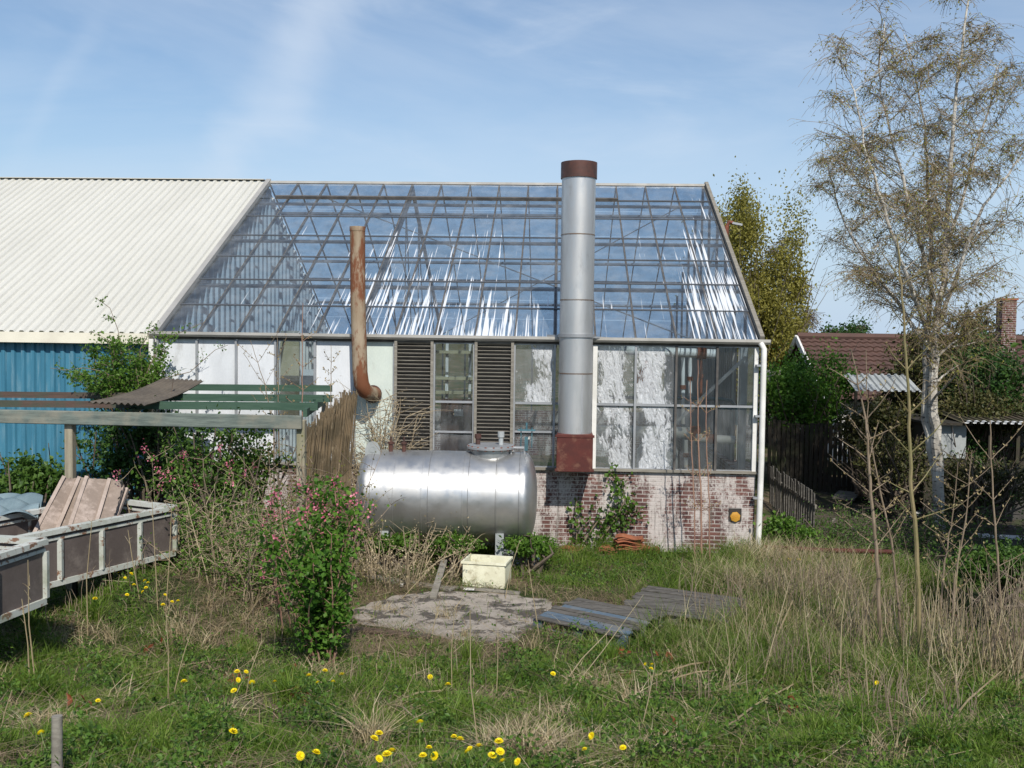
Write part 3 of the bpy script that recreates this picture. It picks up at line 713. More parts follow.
# ------------------------------------------------------------------ flue stack
c0 = P(574.5, 440, 15.62); cx = c0.x; rF = .262
st = thing('flue_stack', 'tall thick silver flue with red-brown cap rising from a red box', 'chimney', (cx, 15.62, 1.2))
def zat(y, x=577, Y=15.62): return P(x, y, Y).z
zb0, ztop = zat(433), zat(163)
secs = [zb0, zat(373), zat(335), zat(300), zat(235), zat(177)]
g = MB(); prof = []
for i in range(len(secs)-1):
    if i == 0 or i == len(secs)-2 or True: prof += [(secs[i]-zb0+.004, rF), (secs[i+1]-zb0-.014, rF), (secs[i+1]-zb0-.010, rF-.008), (secs[i+1]-zb0-.002, rF-.008)]
g.lathe((cx, 15.62, zb0), (0, 0, 1), prof, 56); g.build('flue_pipe', M['stack'], st, smooth=True)
g = MB(); g.lathe((cx, 15.62, zat(336)), (0, 0, 1), [(-.02, rF+.002), (-.02, rF+.022), (.03, rF+.022), (.03, rF+.002)], 56); g.build('clamp_band', M['galv'], st)
g = MB(); g.lathe((cx, 15.62, zat(179)), (0, 0, 1), [(0, rF-.01), (0, rF+.018), (ztop-zat(179), rF+.018), (ztop-zat(179), rF-.02), (-.05, rF-.02)], 56); g.build('flue_cap', M['cap_brown'], st, smooth=True)
z1, z0 = zb0+.005, zat(470)
o = MB().box((cx, 15.655, (z0+z1)/2), (.56, .6, z1-z0)).build('flue_box', M['red_oxide'], st); bevel(o, .01)
g = MB(); g.box((cx+.10, 15.62-.243, (secs[1]+zb0)/2), (.025, .006, secs[1]-zb0-.05)); g.build('lap_seam', M['galv'], st)
for i, zz in enumerate(secs[1:-1]):
    g = MB(); g.lathe((cx, 15.62, zz-.012), (0, 0, 1), [(0, rF+.001), (0, rF+.005), (.012, rF+.005), (.012, rF+.001)], 48); g.build('joint_ring', M['seam_rust'], st)
g = MB(); g.box((cx, 15.355, z1-.03), (.6, .02, .04)); g.box((cx, 15.355, z0+.03), (.6, .02, .04)); g.build('box_flange', M['red_oxide'], st)
g = MB(); g.bar((cx, 15.7, zat(336)), (cx+.55, 15.98, zat(338)), .04, .03); g.bar((cx, 15.7, zat(336)), (cx-.45, 15.98, zat(336)), .04, .03); g.build('wall_stay', M['galv'], st)

# rusty flue
rp = thing('rusty_flue', 'thin rust-streaked exhaust pipe with an elbow into the white wall', 'pipe', tuple(P(360, 395, 15.6)))
a = P(357.5, 228, 15.55); c = P(360, 372, 15.55)
g = MB(); pts = [a, P(358, 300, 15.55), c]
pts += [P(361.5, 384, 15.56), P(365, 391, 15.62), P(370, 393.5, 15.75), P(374, 394, 15.95)]
g.tube(pts, [.118, .118, .118, .12, .12, .118, .118], 24, False); g.build('exhaust_pipe', M['rust_pipe'], rp, smooth=True)
g = MB(); g.lathe(a - Vector((0, 0, .35)), (0, 0, 1), [(.30, .119), (.30, .123), (.36, .123), (.37, .120), (.37, .10), (.30, .10)], 24); g.build('pipe_mouth', M['rust_pipe'], rp, smooth=True)
g = MB(); q = P(373, 394, 15.97); g.lathe(q, (0, -1, 0), [(0, .145), (.03, .145), (.03, .12), (.08, .12)], 20); g.build('wall_collar', M['cap_brown'], rp)

# ------------------------------------------------------------------ storage tank
YT = 14.75; RT = .675
tc_ = P(447, 496, YT); tl = P(359, 494, YT).x; trr = P(537, 496, YT).x
tk = thing('storage_tank', 'silver horizontal cylindrical fuel tank with a round manhole on top', 'tank', (tc_.x, YT, tc_.z-RT))
g = MB(); prof = []
dish = .20; NN = 10
for i in range(NN+1):
    a_ = i/NN*math.pi/2; prof.append((tl + dish*(1-math.cos(a_)), RT*math.sin(a_)**.75))
bands = [tl+dish+ (trr-tl-2*dish)*q for q in (0.02, .18, .36, .62, .84, .985)]
for bq in bands: prof += [(bq-.006, RT), (bq-.004, RT+.004), (bq+.004, RT+.004), (bq+.006, RT)]
for i in range(NN, -1, -1):
    a_ = i/NN*math.pi/2; prof.append((trr - dish*(1-math.cos(a_)), RT*math.sin(a_)**.75))
g.lathe((0, YT, tc_.z), (1, 0, 0), prof, 96); g.build('tank_shell', M['tank'], tk, smooth=True)
for bq in [tl+.23+(trr-tl-.46)*q for q in (.02, .40, .66, .84, .99)]:
    g = MB(); g.lathe((bq, YT, tc_.z), (1, 0, 0), [(-.004, RT), (-.003, RT+.0055), (.003, RT+.0055), (.004, RT)], 96); g.build('weld_seam', M['seam'], tk)

ztk = tc_.z+RT
mh = P(491, 450, YT); g = MB()
g.lathe((mh.x, YT, ztk-.2), (0, 0, 1), [(0, .30), (.26, .30)], 40); neck = g.build('manhole', M['tank'], tk, smooth=True)
g = MB(); g.lathe((mh.x, YT, ztk+.055), (0, 0, 1), [(0, .29), (0, .36), (.03, .36), (.035, .34), (.05, .34), (.055, 0)], 40)
g.build('manhole_lid', M['galv'], neck, smooth=True)
g = MB()
for j in range(18):
    a_ = j*2*math.pi/18; g.lathe((mh.x+.335*math.cos(a_), YT+.335*math.sin(a_), ztk+.04), (0, 0, 1), [(0, .018), (.06, .018), (.062, 0)], 6)
g.build('lid_bolts', M['rust'], neck)
for (x, col, h) in ((478, 'rust', .16), (501, 'teal_pipe', .2)):
    q = P(x, 440, YT); g = MB(); g.lathe((q.x, YT, ztk+.1), (0, 0, 1), [(0, .035), (h*.6, .035), (h*.6, .05), (h, .05), (h, 0)], 12); g.build('valve', M['grey_clad'] if x == 501 else M['cap_brown'], tk)
q0 = P(511, 450, YT-.1); g = MB(); g.tube([(q0.x, YT-.1, ztk-.1), (q0.x, YT-.1, ztk+.08), (q0.x+.25, YT-.1, ztk+.08)], .02, 8); g.tube([(q0.x+.2, YT-.1, ztk-.08), (q0.x+.2, YT-.1, ztk+.1)], .018, 8); g.build('vent_pipe', M['galv'], tk)
g = MB(); qx = P(525, 440, YT-.1).x
for dx in (-.06, .1): g.tube([(qx+dx, YT-.1, ztk+.08), (qx+dx, YT-.1, ztk+.38)], .008, 6)
g.box((qx+.02, YT-.1, ztk+.34), (.26, .08, .02)); g.box((qx+.02, YT-.1, ztk+.14), (.05, .05, .2)); g.tube([(qx+.02, YT-.1, ztk+.34), (qx+.02, YT-.1, ztk+.45)], .015, 6)
g.build('float_gauge', M['teal_pipe'], tk)
for xx in (392, 405):
    q = P(xx, 447, YT); g = MB(); g.lathe((q.x, YT-.1, ztk-.03), (0, 0, 1), [(0, .03), (.13, .03), (.13, .045), (.16, .045), (.17, .012), (.24, .012)], 10); g.build('filler_cap', M['cap_brown'], tk)
q = P(374, 455, YT-.1); g = MB()
V = [(-.11, 0), (.11, 0), (.11, .16), (.07, .24), (0, .27), (-.07, .24), (-.11, .16)]
g.add([(q.x+x, YT-.22, ztk-.12+z) for x, z in V] + [(q.x+x, YT-.19, ztk-.12+z) for x, z in V], [tuple(range(7)), tuple(range(7, 14))] + [(i, (i+1) % 7, 7+(i+1) % 7, 7+i) for i in range(7)])
g.lathe((q.x, YT-.225, ztk+.03), (0, 1, 0), [(0, .05), (0, .035), (.04, .035), (.04, .05), (0, .05)], 16)
g.build('lifting_lug', M['grey_clad'], tk)
for xx, nm in ((500, 0), (385, 1)):
    q = P(xx, 520, YT-.45); g = MB(); g.box((q.x, YT-.46, .22), (.12, .10, .75)); g.box((q.x, YT+.46, .22), (.12, .10, .75)); g.box((q.x, YT, .1), (.12, 1.2, .12)); g.build('tank_leg', M['grey_clad'], tk)

# ------------------------------------------------------------------ pergola
pg = thing('pergola', 'open timber pergola with a pale green front beam in front of the blue wall', 'pergola', (-5, 11.3, 0))
YP = 12.3
a = P(-60, 408, YP); c = P(299, 421, YP)
bz = lambda x, y: P(x, y, YP)
o = MB().bar(P(-60, 415, YP), P(302, 422.5, YP), .07, .17).build('front_beam', M['beam'], pg); bevel(o, .008)
for (yy, xl, xr, Yd) in ((388, 160, 332, 15.3), (398, 150, 332, 13.9), (406, 130, 318, 12.8)):
    MB().bar(P(xl, yy-1, Yd), P(xr, yy+.5, Yd), .05, .10).build('rail', M['rail_green'], pg)
for (yy, Yd) in ((395, 14.6), (404, 13.2)):
    MB().bar(P(-60, yy-1, Yd), P(150, yy+1, Yd), .05, .09).build('rail', M['rail_red'], pg, label='red-brown rail')
for xx in (69, 301):
    q = P(xx, 424, YP+.06); g0 = float(H(q.x, YP))
    o = MB().box((q.x, YP+.09, (q.z+g0)/2-.0), (.105, .11, q.z-g0+.1)).build('post', M['post'], pg); bevel(o, .008)
for xx in (150, 325):
    q = P(xx, 392, 15.4); MB().box((q.x, 15.4, q.z/2-.1), (.09, .09, q.z-.05)).build('rear_post', M['post'], pg)
    MB().bar((q.x, 15.4, q.z-.12), (P(xx-20, 415, YP+.1).x, YP+.1, P(xx-20, 413, YP+.1).z), .05, .1).build('side_beam', M['rail_green'], pg)
cs = thing('corrugated_sheet', 'brown corrugated sheet lying askew on the pergola beams', 'sheet', tuple(P(145, 400, 12.5)))
A, B, C_, D_ = P(88, 409, 12.2), P(146, 411.5, 12.2), P(204, 386, 15.0), P(163, 384, 15.0)
g = MB(); nu, nv = 60, 6; V = []
for lay in (0, 1):
    for j in range(nv+1):
        for i in range(nu+1):
            u, v_ = i/nu, j/nv; p = A.lerp(B, u).lerp(D_.lerp(C_, u), v_)
            V.append((p.x, p.y, p.z + .014*math.sin(u*math.pi*2*9) + .085 - .007*lay - .05*math.sin(v_*math.pi)))
ids = np.arange((nu+1)*(nv+1)).reshape(nv+1, nu+1)
q = np.stack([ids[:-1, :-1], ids[:-1, 1:], ids[1:, 1:], ids[1:, :-1]], -1).reshape(-1, 4)
g.add(V, [q, q + (nu+1)*(nv+1)]); g.build('sheet_face', M['brown_sheet'], cs, smooth=True)

# reed screen
rs = thing('reed_screen', 'brown slanting brushwood screen between the pergola post and the tank', 'screen', tuple(gp(P(320, 480, 12).x, 12)))
g = MB()
for i in range(260):
    u = random.random(); p0 = P(303, 500, 12.45).lerp(P(349, 500, 13.4), u); ztop_ = P(303, 432-26*min(1, u*1.2)*1.5, 12.45+.95*u).z + random.uniform(-.08, .05)
    g0 = float(H(p0.x, p0.y)); q = random.uniform(-.05, .05)
    g.tube([(p0.x, p0.y+q, g0-.05), (p0.x+random.uniform(-.05, .05), p0.y+q, (g0+ztop_)/2), (p0.x+random.uniform(-.08, .08)+.06, p0.y+q, ztop_)], random.uniform(.006, .013), 4, False)
g.build('reed_stalks', M['reed'], rs)
g = MB()
for hz in (.4, 1.1, 1.7): g.bar(P(301, 500, 12.48).xy.to_3d()+Vector((0, 0, hz)), P(347, 500, 13.43).xy.to_3d()+Vector((0, 0, hz)), .02, .05)
g.build('cross_rail', M['greywood'], rs)

# ------------------------------------------------------------------ trailers
def trailer(label, P1, P2, ext, width, zb_, ht, nposts, matp, lean):
    d = (P2-P1); d.z = 0; d.normalize(); w = Vector((-d.y, d.x, 0))
    A0 = P1 - d*ext; Bn = P2; Ln = (Bn-A0).xy.length
    t = thing('cart_body', label, 'cart', (P1.x, P1.y, zb_))
    c00 = Vector((A0.x, A0.y, 0)); c10 = Vector((Bn.x, Bn.y, 0)); c01 = c00 + w*width; c11 = c10 + w*width
    zt_ = zb_+ht
    def lv(p, z): return Vector((p.x, p.y, z))
    pr = []
    for (a_, b_) in ((c00, c10), (c10, c11), (c11, c01), (c01, c00)):
        MB().bar(lv(a_, zt_), lv(b_, zt_), .10, .05).build('top_rail', M['flaky'], t)
        MB().bar(lv(a_, zt_-.075)-w*.0, lv(b_, zt_-.075), .045, .03).build('under_rail', M['flaky'], t)
        MB().bar(lv(a_, zb_), lv(b_, zb_), .06, .06).build('bottom_rail', M['flaky'], t)
        MB().bar(lv(a_, (zb_+zt_)/2), lv(b_, (zb_+zt_)/2), .012, ht-.06).build('side_panel', matp, t)
    MB().box(((c00+c11)/2).to_tuple()[:2] + (zb_+.01,), (width-.05, Ln-.05, .02), Matrix.Rotation(math.atan2(-d.x, d.y), 3, 'Z')).build('floor_panel', matp, t)
    for i in range(nposts):
        q = c00.lerp(c10, i/(nposts-1)) - w*.018
        MB().bar(lv(q, zb_+.03), lv(q, zt_-.09), .05, .045).build('stake', M['flaky'], t)
        q = c01.lerp(c11, i/(nposts-1)); MB().bar(lv(q, zb_+.03), lv(q, zt_-.09), .045, .03).build('stake', M['flaky'], t)
    for q in (c00+d*.5+w*width*.3, c10-d*.6+w*width*.35, c00+w*width*.85+d*.3, c10+w*width*.85-d*.6):
        gz = float(H(q.x, q.y)); MB().box((q.x, q.y, (gz+zb_)/2-.03), (.05, .05, zb_-gz)).build('leg', M['tar_shade_wood'], t)  # near-black colour paints in the shade under the cart
    return c00, c10, c01, c11, d, w
p1, p2 = P(50, 586, 10.1), P(174, 555, 11.7)
T1 = trailer('long open cart with flaking white frame and brown side panels, the farther of the two', Vector((p1.x, p1.y, 0)), Vector((p2.x, p2.y, 0)), 2.6, 1.15, (p1.z+p2.z)/2+.02, .55, 9, M['brown_panel'], 0)
p1, p2 = P(10, 619, 8.25), P(44, 601, 8.7)
T2 = trailer('open cart with flaking white frame and dark panels, cut off by the left edge', Vector((p1.x, p1.y, 0)), Vector((p2.x, p2.y, 0)), 2.2, 1.0, (p1.z+p2.z)/2+.02, .54, 5, M['brown_panel'], 0)
# foam slabs leaning in the far cart
def lean_slab(label, a, b_, c_, d_, th=.05):
    t = thing('insulation_slab', label, 'slab', tuple(a), 'foam slabs leaning in the cart')
    n_ = (b_-a).cross(d_-a).normalized(); g = MB(); nu, nv = 14, 14; V = []
    for lay in (0, 1):
        for j in range(nv+1):
            for i in range(nu+1):
                u, v_ = i/nu, j/nv; p = a.lerp(b_, u).lerp(d_.lerp(c_, u), v_) + n_*(-th*lay + .012*math.sin(u*5+v_*3)) ; e = .012
                if v_ == 1 or u in (0, 1): p = p + Vector((random.uniform(-e, e), 0, random.uniform(-e, e)))
                V.append(tuple(p))
    ids = np.arange((nu+1)*(nv+1)).reshape(nv+1, nu+1); q = np.stack([ids[:-1, :-1], ids[:-1, 1:], ids[1:, 1:], ids[1:, :-1]], -1).reshape(-1, 4); K_ = (nu+1)*(nv+1)
    g.add(V, [q, q[:, ::-1]+K_])
    rim = list(ids[0]) + list(ids[1:, -1]) + list(ids[-1, ::-1][1:]) + list(ids[::-1, 0][1:-1])
    g.f.append(np.array([(rim[i], rim[(i+1) % len(rim)], rim[(i+1) % len(rim)]+K_, rim[i]+K_) for i in range(len(rim))]))
    g.build('slab_face', M['foam'], t)
    g = MB()
    for u in (.04, .62): g.bar(a.lerp(b_, u)+n_*.01, d_.lerp(c_, u+.02)+n_*.01, .04, .03, n_)
    g.build('slab_rib', M['foam_edge'], t)
lean_slab('pinkish brown foam slab leaning in the far cart, the right one with two ribs', P(66, 532, 10.9), P(112, 524, 11.25), P(123, 481, 11.85), P(84, 477, 11.6))
lean_slab('plain brown foam slab leaning in the far cart, tucked behind the ribbed one', P(32, 534, 11.0), P(70, 530, 11.3), P(88, 478, 11.95), P(62, 477, 11.75))
lean_slab('narrow torn foam slab edge-on at the right of the two wide slabs', P(110, 522, 11.3), P(118, 518, 11.6), P(129, 490, 12.0), P(122, 486, 11.85), .03)
t = thing('plastic_sheet', 'crumpled grey-blue plastic sheet lying in the far cart', 'sheet', tuple(P(20, 510, 12.6)))
g = MB(); nu = nv = 24; V = []; A, B, C_, D_ = P(-60, 512, 10.6), P(36, 518, 10.9), P(44, 497, 12.2), P(-50, 492, 12.2)
for j in range(nv+1):
    for i in range(nu+1):
        u, v_ = i/nu, j/nv; p = A.lerp(B, u).lerp(D_.lerp(C_, u), v_); V.append((p.x, p.y, p.z + .05*math.sin(u*9+v_*14)+.03*math.sin(v_*23-u*7)))
ids = np.arange((nu+1)*(nv+1)).reshape(nv+1, nu+1); q = np.stack([ids[:-1, :-1], ids[:-1, 1:], ids[1:, 1:], ids[1:, :-1]], -1).reshape(-1, 4)
g.add(V, [q]); g.build('sheet_film', M['plastic_blue'], t, smooth=True)

# ------------------------------------------------------------------ crate, pallets, planks
q = G(487, 584); cz0 = q.z
t = thing('plastic_crate', 'cream white open plastic box standing below the silver tank', 'crate', tuple(q))
rz = Matrix.Rotation(R(-9), 3, 'Z'); g = MB(); w_, d__, h_ = .58, .44, .33
for (x, y, sx, sy) in ((0, -d__/2, w_, .015), (0, d__/2, w_, .015), (-w_/2, 0, .015, d__-.02), (w_/2, 0, .015, d__-.02)):
    g.box(q + rz @ Vector((x, y, h_/2)), (sx, sy, h_), rz)
g.box(q + Vector((0, 0, .02)), (w_-.02, d__-.02, .015), rz); g.build('crate_body', M['yellowwhite'], t)
g = MB()
for (x, y, sx, sy) in ((0, -d__/2-.008, w_+.05, .03), (0, d__/2+.008, w_+.05, .03), (-w_/2-.008, 0, .03, d__-.02), (w_/2+.008, 0, .03, d__-.02)):
    g.box(q + rz @ Vector((x, y, h_)), (sx, sy, .03), rz)
g.build('crate_rim', M['yellowwhite'], t)
def pallet(label, cpt, rotz, mat, wid=1.2, dep=.9):
    t = thing('pallet', label, 'pallet', tuple(cpt)); rz = Matrix.Rotation(rotz, 3, 'Z') @ Matrix.Rotation(R(2), 3, 'X')
    for i in range(9):
        y = -dep/2 + dep*i/8
        rb = rz @ Matrix.Rotation(R(random.uniform(-1.2, 1.2)), 3, 'Z') @ Matrix.Rotation(R(random.uniform(-3, 3)), 3, 'X')
        o = MB().box(cpt + rz @ Vector((random.uniform(-.03, .03), y, .135+random.uniform(-.006, .006))), (wid+random.uniform(-.08, .02), .088, .02), rb).build('deck_board', M['bluewood'] if i in (1, 2, 5) and mat == M['bluewood'] else M['palletwood'], t); bevel(o, .003)
    for y in (-dep/2+.04, 0, dep/2-.04):
        for x in (-wid/2+.06, 0, wid/2-.06): MB().box(cpt + rz @ Vector((x, y, .075)), (.12, .09, .095), rz).build('block', mat, t)
        MB().box(cpt + rz @ Vector((0, y, .015)), (wid, .09, .02), rz).build('bottom_board', mat, t)
pallet('blue-grey slatted pallet at the edge of the concrete', G(598, 630)+Vector((0, 0, .02)), R(-33), M['bluewood'])
pallet('brown-grey slatted pallet half sunk in dry grass, right of the blue-grey one', G(684, 619)+Vector((0, 0, .05)), R(-24), M['greywood'], 1.3, .9)
def plank(label, a, b_, w=.1, th=.035, mat='greywood', nm='plank', ga=0., gb=0.):
    a, b_ = G(*a)+Vector((0, 0, .03+ga)), G(*b_)+Vector((0, 0, .03+gb))
    o = MB().bar(a, b_, w, th).build(nm, M[mat], None, label=label, cat='plank'); bevel(o, .004)
plank('long grey plank lying from the currant bush towards the crate', (368, 578), (452, 592), .12)
plank('short plank lying across the long grey plank left of the crate', (433, 600), (447, 570), .09, gb=.25)
plank('thin dark plank lying along the far edge of the concrete', (380, 583), (520, 596), .08, .03, 'greywood')
plank('rotten brown board at the near edge of the concrete', (352, 632), (430, 640), .12, .03, 'rail_red')
plank('white painted plank leaning on the ground by the birch', (912, 519), (936, 506), .12, .03, 'white_paint', gb=.1)
plank('flat white board lying on bare soil at the right edge', (978, 537), (1026, 540), .25, .04, 'white_paint')
o = MB().box(G(469, 592)+Vector((0, 0, .03)), (.14, .06, .015)).build('scrap_piece', M['white_paint'], None, label='small white scrap on the ground right of the cream crate', cat='scrap')
o = MB().box(G(401, 588)+Vector((0, 0, .04)), (.06, .05, .04)).build('scrap_piece', M['white_paint'], None, label='tiny white lump on the earth left of the cream crate', cat='scrap')
q = G(522, 572); t = thing('glass_sheet', 'broken clear glass sheet leaning in the grass right of the crate', 'glass', tuple(q))
g = MB(); a = q+Vector((-.25, 0, .02)); V = [a, a+Vector((.42, -.05, .0)), a+Vector((.50, .15, .14)), a+Vector((.12, .28, .30)), a+Vector((-.05, .2, .24))]
V2 = [v+Vector((0, .006, .004)) for v in V]
g.add([tuple(v) for v in V+V2], [(0, 1, 2, 3, 4), (5, 6, 7, 8, 9)] + [(i, (i+1) % 5, 5+(i+1) % 5, 5+i) for i in range(5)]); g.build('glass_shard', M['loose_glass'], t)
# tile stacks by the wall
def tilestack(label, x, y, n, w, seed, jit=.02):
    rr = random.Random(seed); q = P(x, y, 15.72); q.z = float(H(q.x, q.y)); t = thing('roof_tile_stack', label, 'tiles', tuple(q))
    for i in range(n):
        g = MB(); V = []; rz = Matrix.Rotation(rr.uniform(-.3, .3), 3, 'Z'); off = Vector((rr.uniform(-jit, jit), rr.uniform(-jit, jit), .03+i*.032))
        for lay in (0, 1):
            for yy in (-.12, .12):
                for k in range(9):
                    u = k/8; V.append(tuple(q + off + rz @ Vector(((u-.5)*w, yy, .018*math.sin(u*math.pi*2) - .014*lay))))
        Fc = []
        for lay in (0, 1): Fc += [(lay*18+k, lay*18+k+1, lay*18+9+k+1, lay*18+9+k) for k in range(8)]
        Fc += [(k, k+1, 18+k+1, 18+k) for k in range(8)] + [(9+k, 9+k+1, 27+k+1, 27+k) for k in range(8)] + [(0, 9, 27, 18), (8, 17, 35, 26)]
        g.add(V, Fc); g.build('roof_tile', M['tile'], t)
tilestack('tallest stack of orange clay tiles against the brick base', 629, 545, 9, .42, 1)
tilestack('low stack of clay tiles right of the tallest stack', 649, 546, 4, .30, 2)
tilestack('small heap of clay tiles left of the tallest stack, under the ivy', 607, 547, 3, .3, 3, .05)
tilestack('two loose clay tiles in the grass below the flue box', 575, 548, 2, .34, 4, .06)
# yellow vent box in the wall
q = P(735, 514.5, YF); t = thing('vent_hole', 'small broken hole in the brick base stuffed with yellow foam', 'hole', tuple(q))
MB().box((q.x, YF-.004, q.z+.0), (.2, .03, .2)).build('hole_recess', M['dark'], t)
g = MB(); g.lathe((q.x, YF-.02, q.z-.035), (0, -1, 0), [(0, .085), (.02, .08), (.028, .055), (.03, 0)], 7); g.build('foam_plug', M['yellow_box'], t, smooth=True)

# ------------------------------------------------------------------ right side: house, shed, fences
hs = thing('house', 'low house with brown tiled roof and white gable trim beyond the fence', 'house', tuple(P(900, 420, 30)))
YH = 31.0; rl = P(797, 338, YH); rrx = P(1080, 345, YH)
zr = rl.z; ze_ = P(800, 400, 27.6).z; YEv = 27.6; x0, x1 = rl.x, rrx.x+4
nlh = math.hypot(YH-YEv, zr-ze_); up_ = Vector((0, (YH-YEv)/nlh, (zr-ze_)/nlh)); nh = Vector((0, -(zr-ze_)/nlh, (YH-YEv)/nlh))
g = MB(); rows = 13; cols = int((x1-x0)/.22*6); V = []
for r_ in range(rows):
    for e in (0, 1):
        t_ = (r_+e)/rows
        for i in range(cols+1):
            x = x0 + (x1-x0)*i/cols
            V.append(tuple(Vector((x, YEv, ze_)) + up_*(nlh*t_) + nh*(.05*(1-e) + .018*math.sin(i/6*2*math.pi))))
ids = np.arange(rows*2*(cols+1)).reshape(rows*2, cols+1)
q = np.stack([ids[:-1, :-1], ids[:-1, 1:], ids[1:, 1:], ids[1:, :-1]], -1).reshape(-1, 4)
g.add(V, [q]); rf = g.build('tiled_roof', M['roof_tile'], hs)
MB().tube([(x0, YH, zr+.06), (x1, YH, zr+.06)], .11, 8).build('ridge_tiles', M['roof_tile'], hs)
g = MB(); g.quad((x0, YH, zr), (x1, YH, zr), (x1, 2*YH-YEv, ze_), (x0, 2*YH-YEv, ze_)); g.build('rear_roof', M['roof_tile'], hs)
g = MB(); g.box(((x0+x1)/2, YH, ze_/2-.3), (x1-x0-.8, 2*(YH-YEv)-.9, ze_+.5)); g.build('house_wall', M['white_paint'], hs)
g = MB(); g.add([(x0+.35, YEv+.4, ze_-.1), (x0+.35, 2*YH-YEv-.4, ze_-.1), (x0+.35, YH, zr-.1)], [(0, 1, 2)]); g.build('gable_boards', M['tar_shade_wood'], hs)
MB().bar((x0-.02, YEv-.05, ze_-.05), (x0-.02, YH, zr), .06, .20).bar((x0-.02, 2*YH-YEv, ze_-.05), (x0-.02, YH, zr-.002), .06, .20).build('barge_board', M['white_paint'], hs)
for xx in (872, 905, 985): 
    q = P(xx, 425, YEv+.43); g = MB(); g.box((q.x, YEv+.44, ze_-.75), (.9, .06, .8)); w_ = g.build('house_window', M['white_paint'], hs)
    g = MB(); g.box((q.x, YEv+.40, ze_-.75), (.76, .03, .66)); g.build('window_pane', M['dark'], w_)
q = P(1006, 320, 30.5); zc = P(1006, 300, 30.5).z
ch = MB().box((q.x, 30.5, (zc+zr)/2-.4), (.42, .42, zc-zr+.8)).build('house_chimney', M['brick_red'], rf)
MB().box((q.x, 30.5, zc+.02), (.48, .48, .06)).build('chimney_cap', M['tile'], ch)
# white awning
aw = thing('awning', 'white ribbed plastic awning against the house', 'awning', tuple(P(890, 400, 23.4)))
a, c = P(856, 391, 23.4), P(922, 394, 23.4); g = MB(); corr(g, a, (1, 0, 0), Vector((0, .92, .30)).normalized(), c.x-a.x, 1.1, .16, .04, (0, -.3, .92)); g.build('awning_sheet', M['grey_clad'], aw)
for p in (a, c): MB().tube([p, (p.x, p.y, 0)], .04, 8).build('awning_post', M['tar_shade_wood'], aw)
# pale panel (left, behind conifer)
for (x, y, ww, hh, lb) in ((782, 381, .75, .55, 'cream board showing over the fence beside the greenhouse corner'), (826, 408, .45, .35, 'small cream board showing between the shrubs behind the fence')):
    q = P(x, y, 25.5); t = thing('cream_board', lb, 'board', (q.x, q.y, 0)); MB().box((q.x, 25.5, q.z), (ww, .05, hh)).build('board_face', M['fascia'], t); MB().box((q.x, 25.55, q.z/2), (.08, .05, q.z)).build('board_post', M['tar_shade_wood'], t)
# tall dark fence
fn = thing('board_fence', 'dark tarred board fence behind the ditch right of the greenhouse', 'fence', tuple(P(820, 470, 24)))
a, c = P(768, 421, 24.2), P(893, 427, 23.0); n = 26; zf = 1.35
for i in range(n):
    u = (i+.5)/n; x = a.x+(c.x-a.x)*u; y = a.y+(c.y-a.y)*u; hgt = a.z*(1-u)+c.z*u+random.uniform(-.05, .05)
    MB().box((x, y, hgt/2-.1), ((c.x-a.x)/n-.012, .025, hgt+.2)).build('board', M['tar_shade_wood'], fn)
for z in (.4, 1.1): MB().bar((a.x, a.y+.04, z), (c.x, c.y+.04, z), .04, .08).build('rail', M['tar_shade_wood'], fn)
# low slat fence nearer
fn = thing('slat_fence', 'low grey slat fence running back beside the greenhouse corner', 'fence', tuple(P(785, 500, 18)))
a, c = P(770, 465, 21.5), P(815, 492, 16.8); n = 22
for i in range(n):
    u = (i+.5)/n; x = a.x+(c.x-a.x)*u; y = a.y+(c.y-a.y)*u; hh = a.z*(1-u)+c.z*u + random.uniform(-.05, .03)
    MB().bar((x+.01, y, -.25), (x+random.uniform(-.02, .02), y, hh), .02, .09, (0, 1, 0)).build('slat', M['palletwood'], fn)
MB().bar((a.x+.02, a.y, a.z-.25), (c.x+.02, c.y, c.z-.25), .03, .06).build('rail', M['greywood'], fn)
# shed
sh = thing('garden_shed', 'low grey shed with open dark front and corrugated roof at the right edge', 'shed', tuple(P(990, 520, 18.5)))
YS = 21.0; xa = P(926, 440, YS).x; xo = P(966, 440, YS).x; xb = P(1080, 440, YS).x; zt_ = P(990, 424, YS).z
zq = P(945, 457, YS).z; MB().box(((xa+xo)/2, YS+.02, (zt_+zq)/2-.02), (xo-xa, .05, zt_-zq)).build('front_panel', M['grey_clad'], sh)
MB().box(((xa+xo)/2, YS+.05, zq/2-.15), (xo-xa, .05, zq+.2)).build('shade_base', M['tar_shade_wood'], sh)  # dark colour puts in the shade on the lower part of the front
for xx in (938, 952): MB().box((P(xx, 440, YS).x, YS-.01, (zt_+zq)/2), (.03, .03, zt_-zq-.05)).build('batten', M['galv'], sh)
zl = P(1000, 468, YS).z
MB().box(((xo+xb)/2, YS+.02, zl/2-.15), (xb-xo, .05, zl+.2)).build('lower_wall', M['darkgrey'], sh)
MB().box(((xa+xb)/2, YS+2.4, zt_/2), (xb-xa, .05, zt_)).build('rear_wall', M['tar_shade_wood'], sh)
MB().box((xa+.03, YS+1.2, zt_/2), (.05, 2.3, zt_)).build('side_wall', M['tar_shade_wood'], sh)
for xx in (990, 1018): MB().box((P(xx, 440, YS).x, YS+.02, (zt_+zl)/2), (.07, .07, zt_-zl)).build('shed_post', M['tar_shade_wood'], sh)
MB().box(((xo+xb)/2, YS+1.8, zl+.3), (xb-xo, .9, .05)).build('shelf', M['tar_shade_wood'], sh)
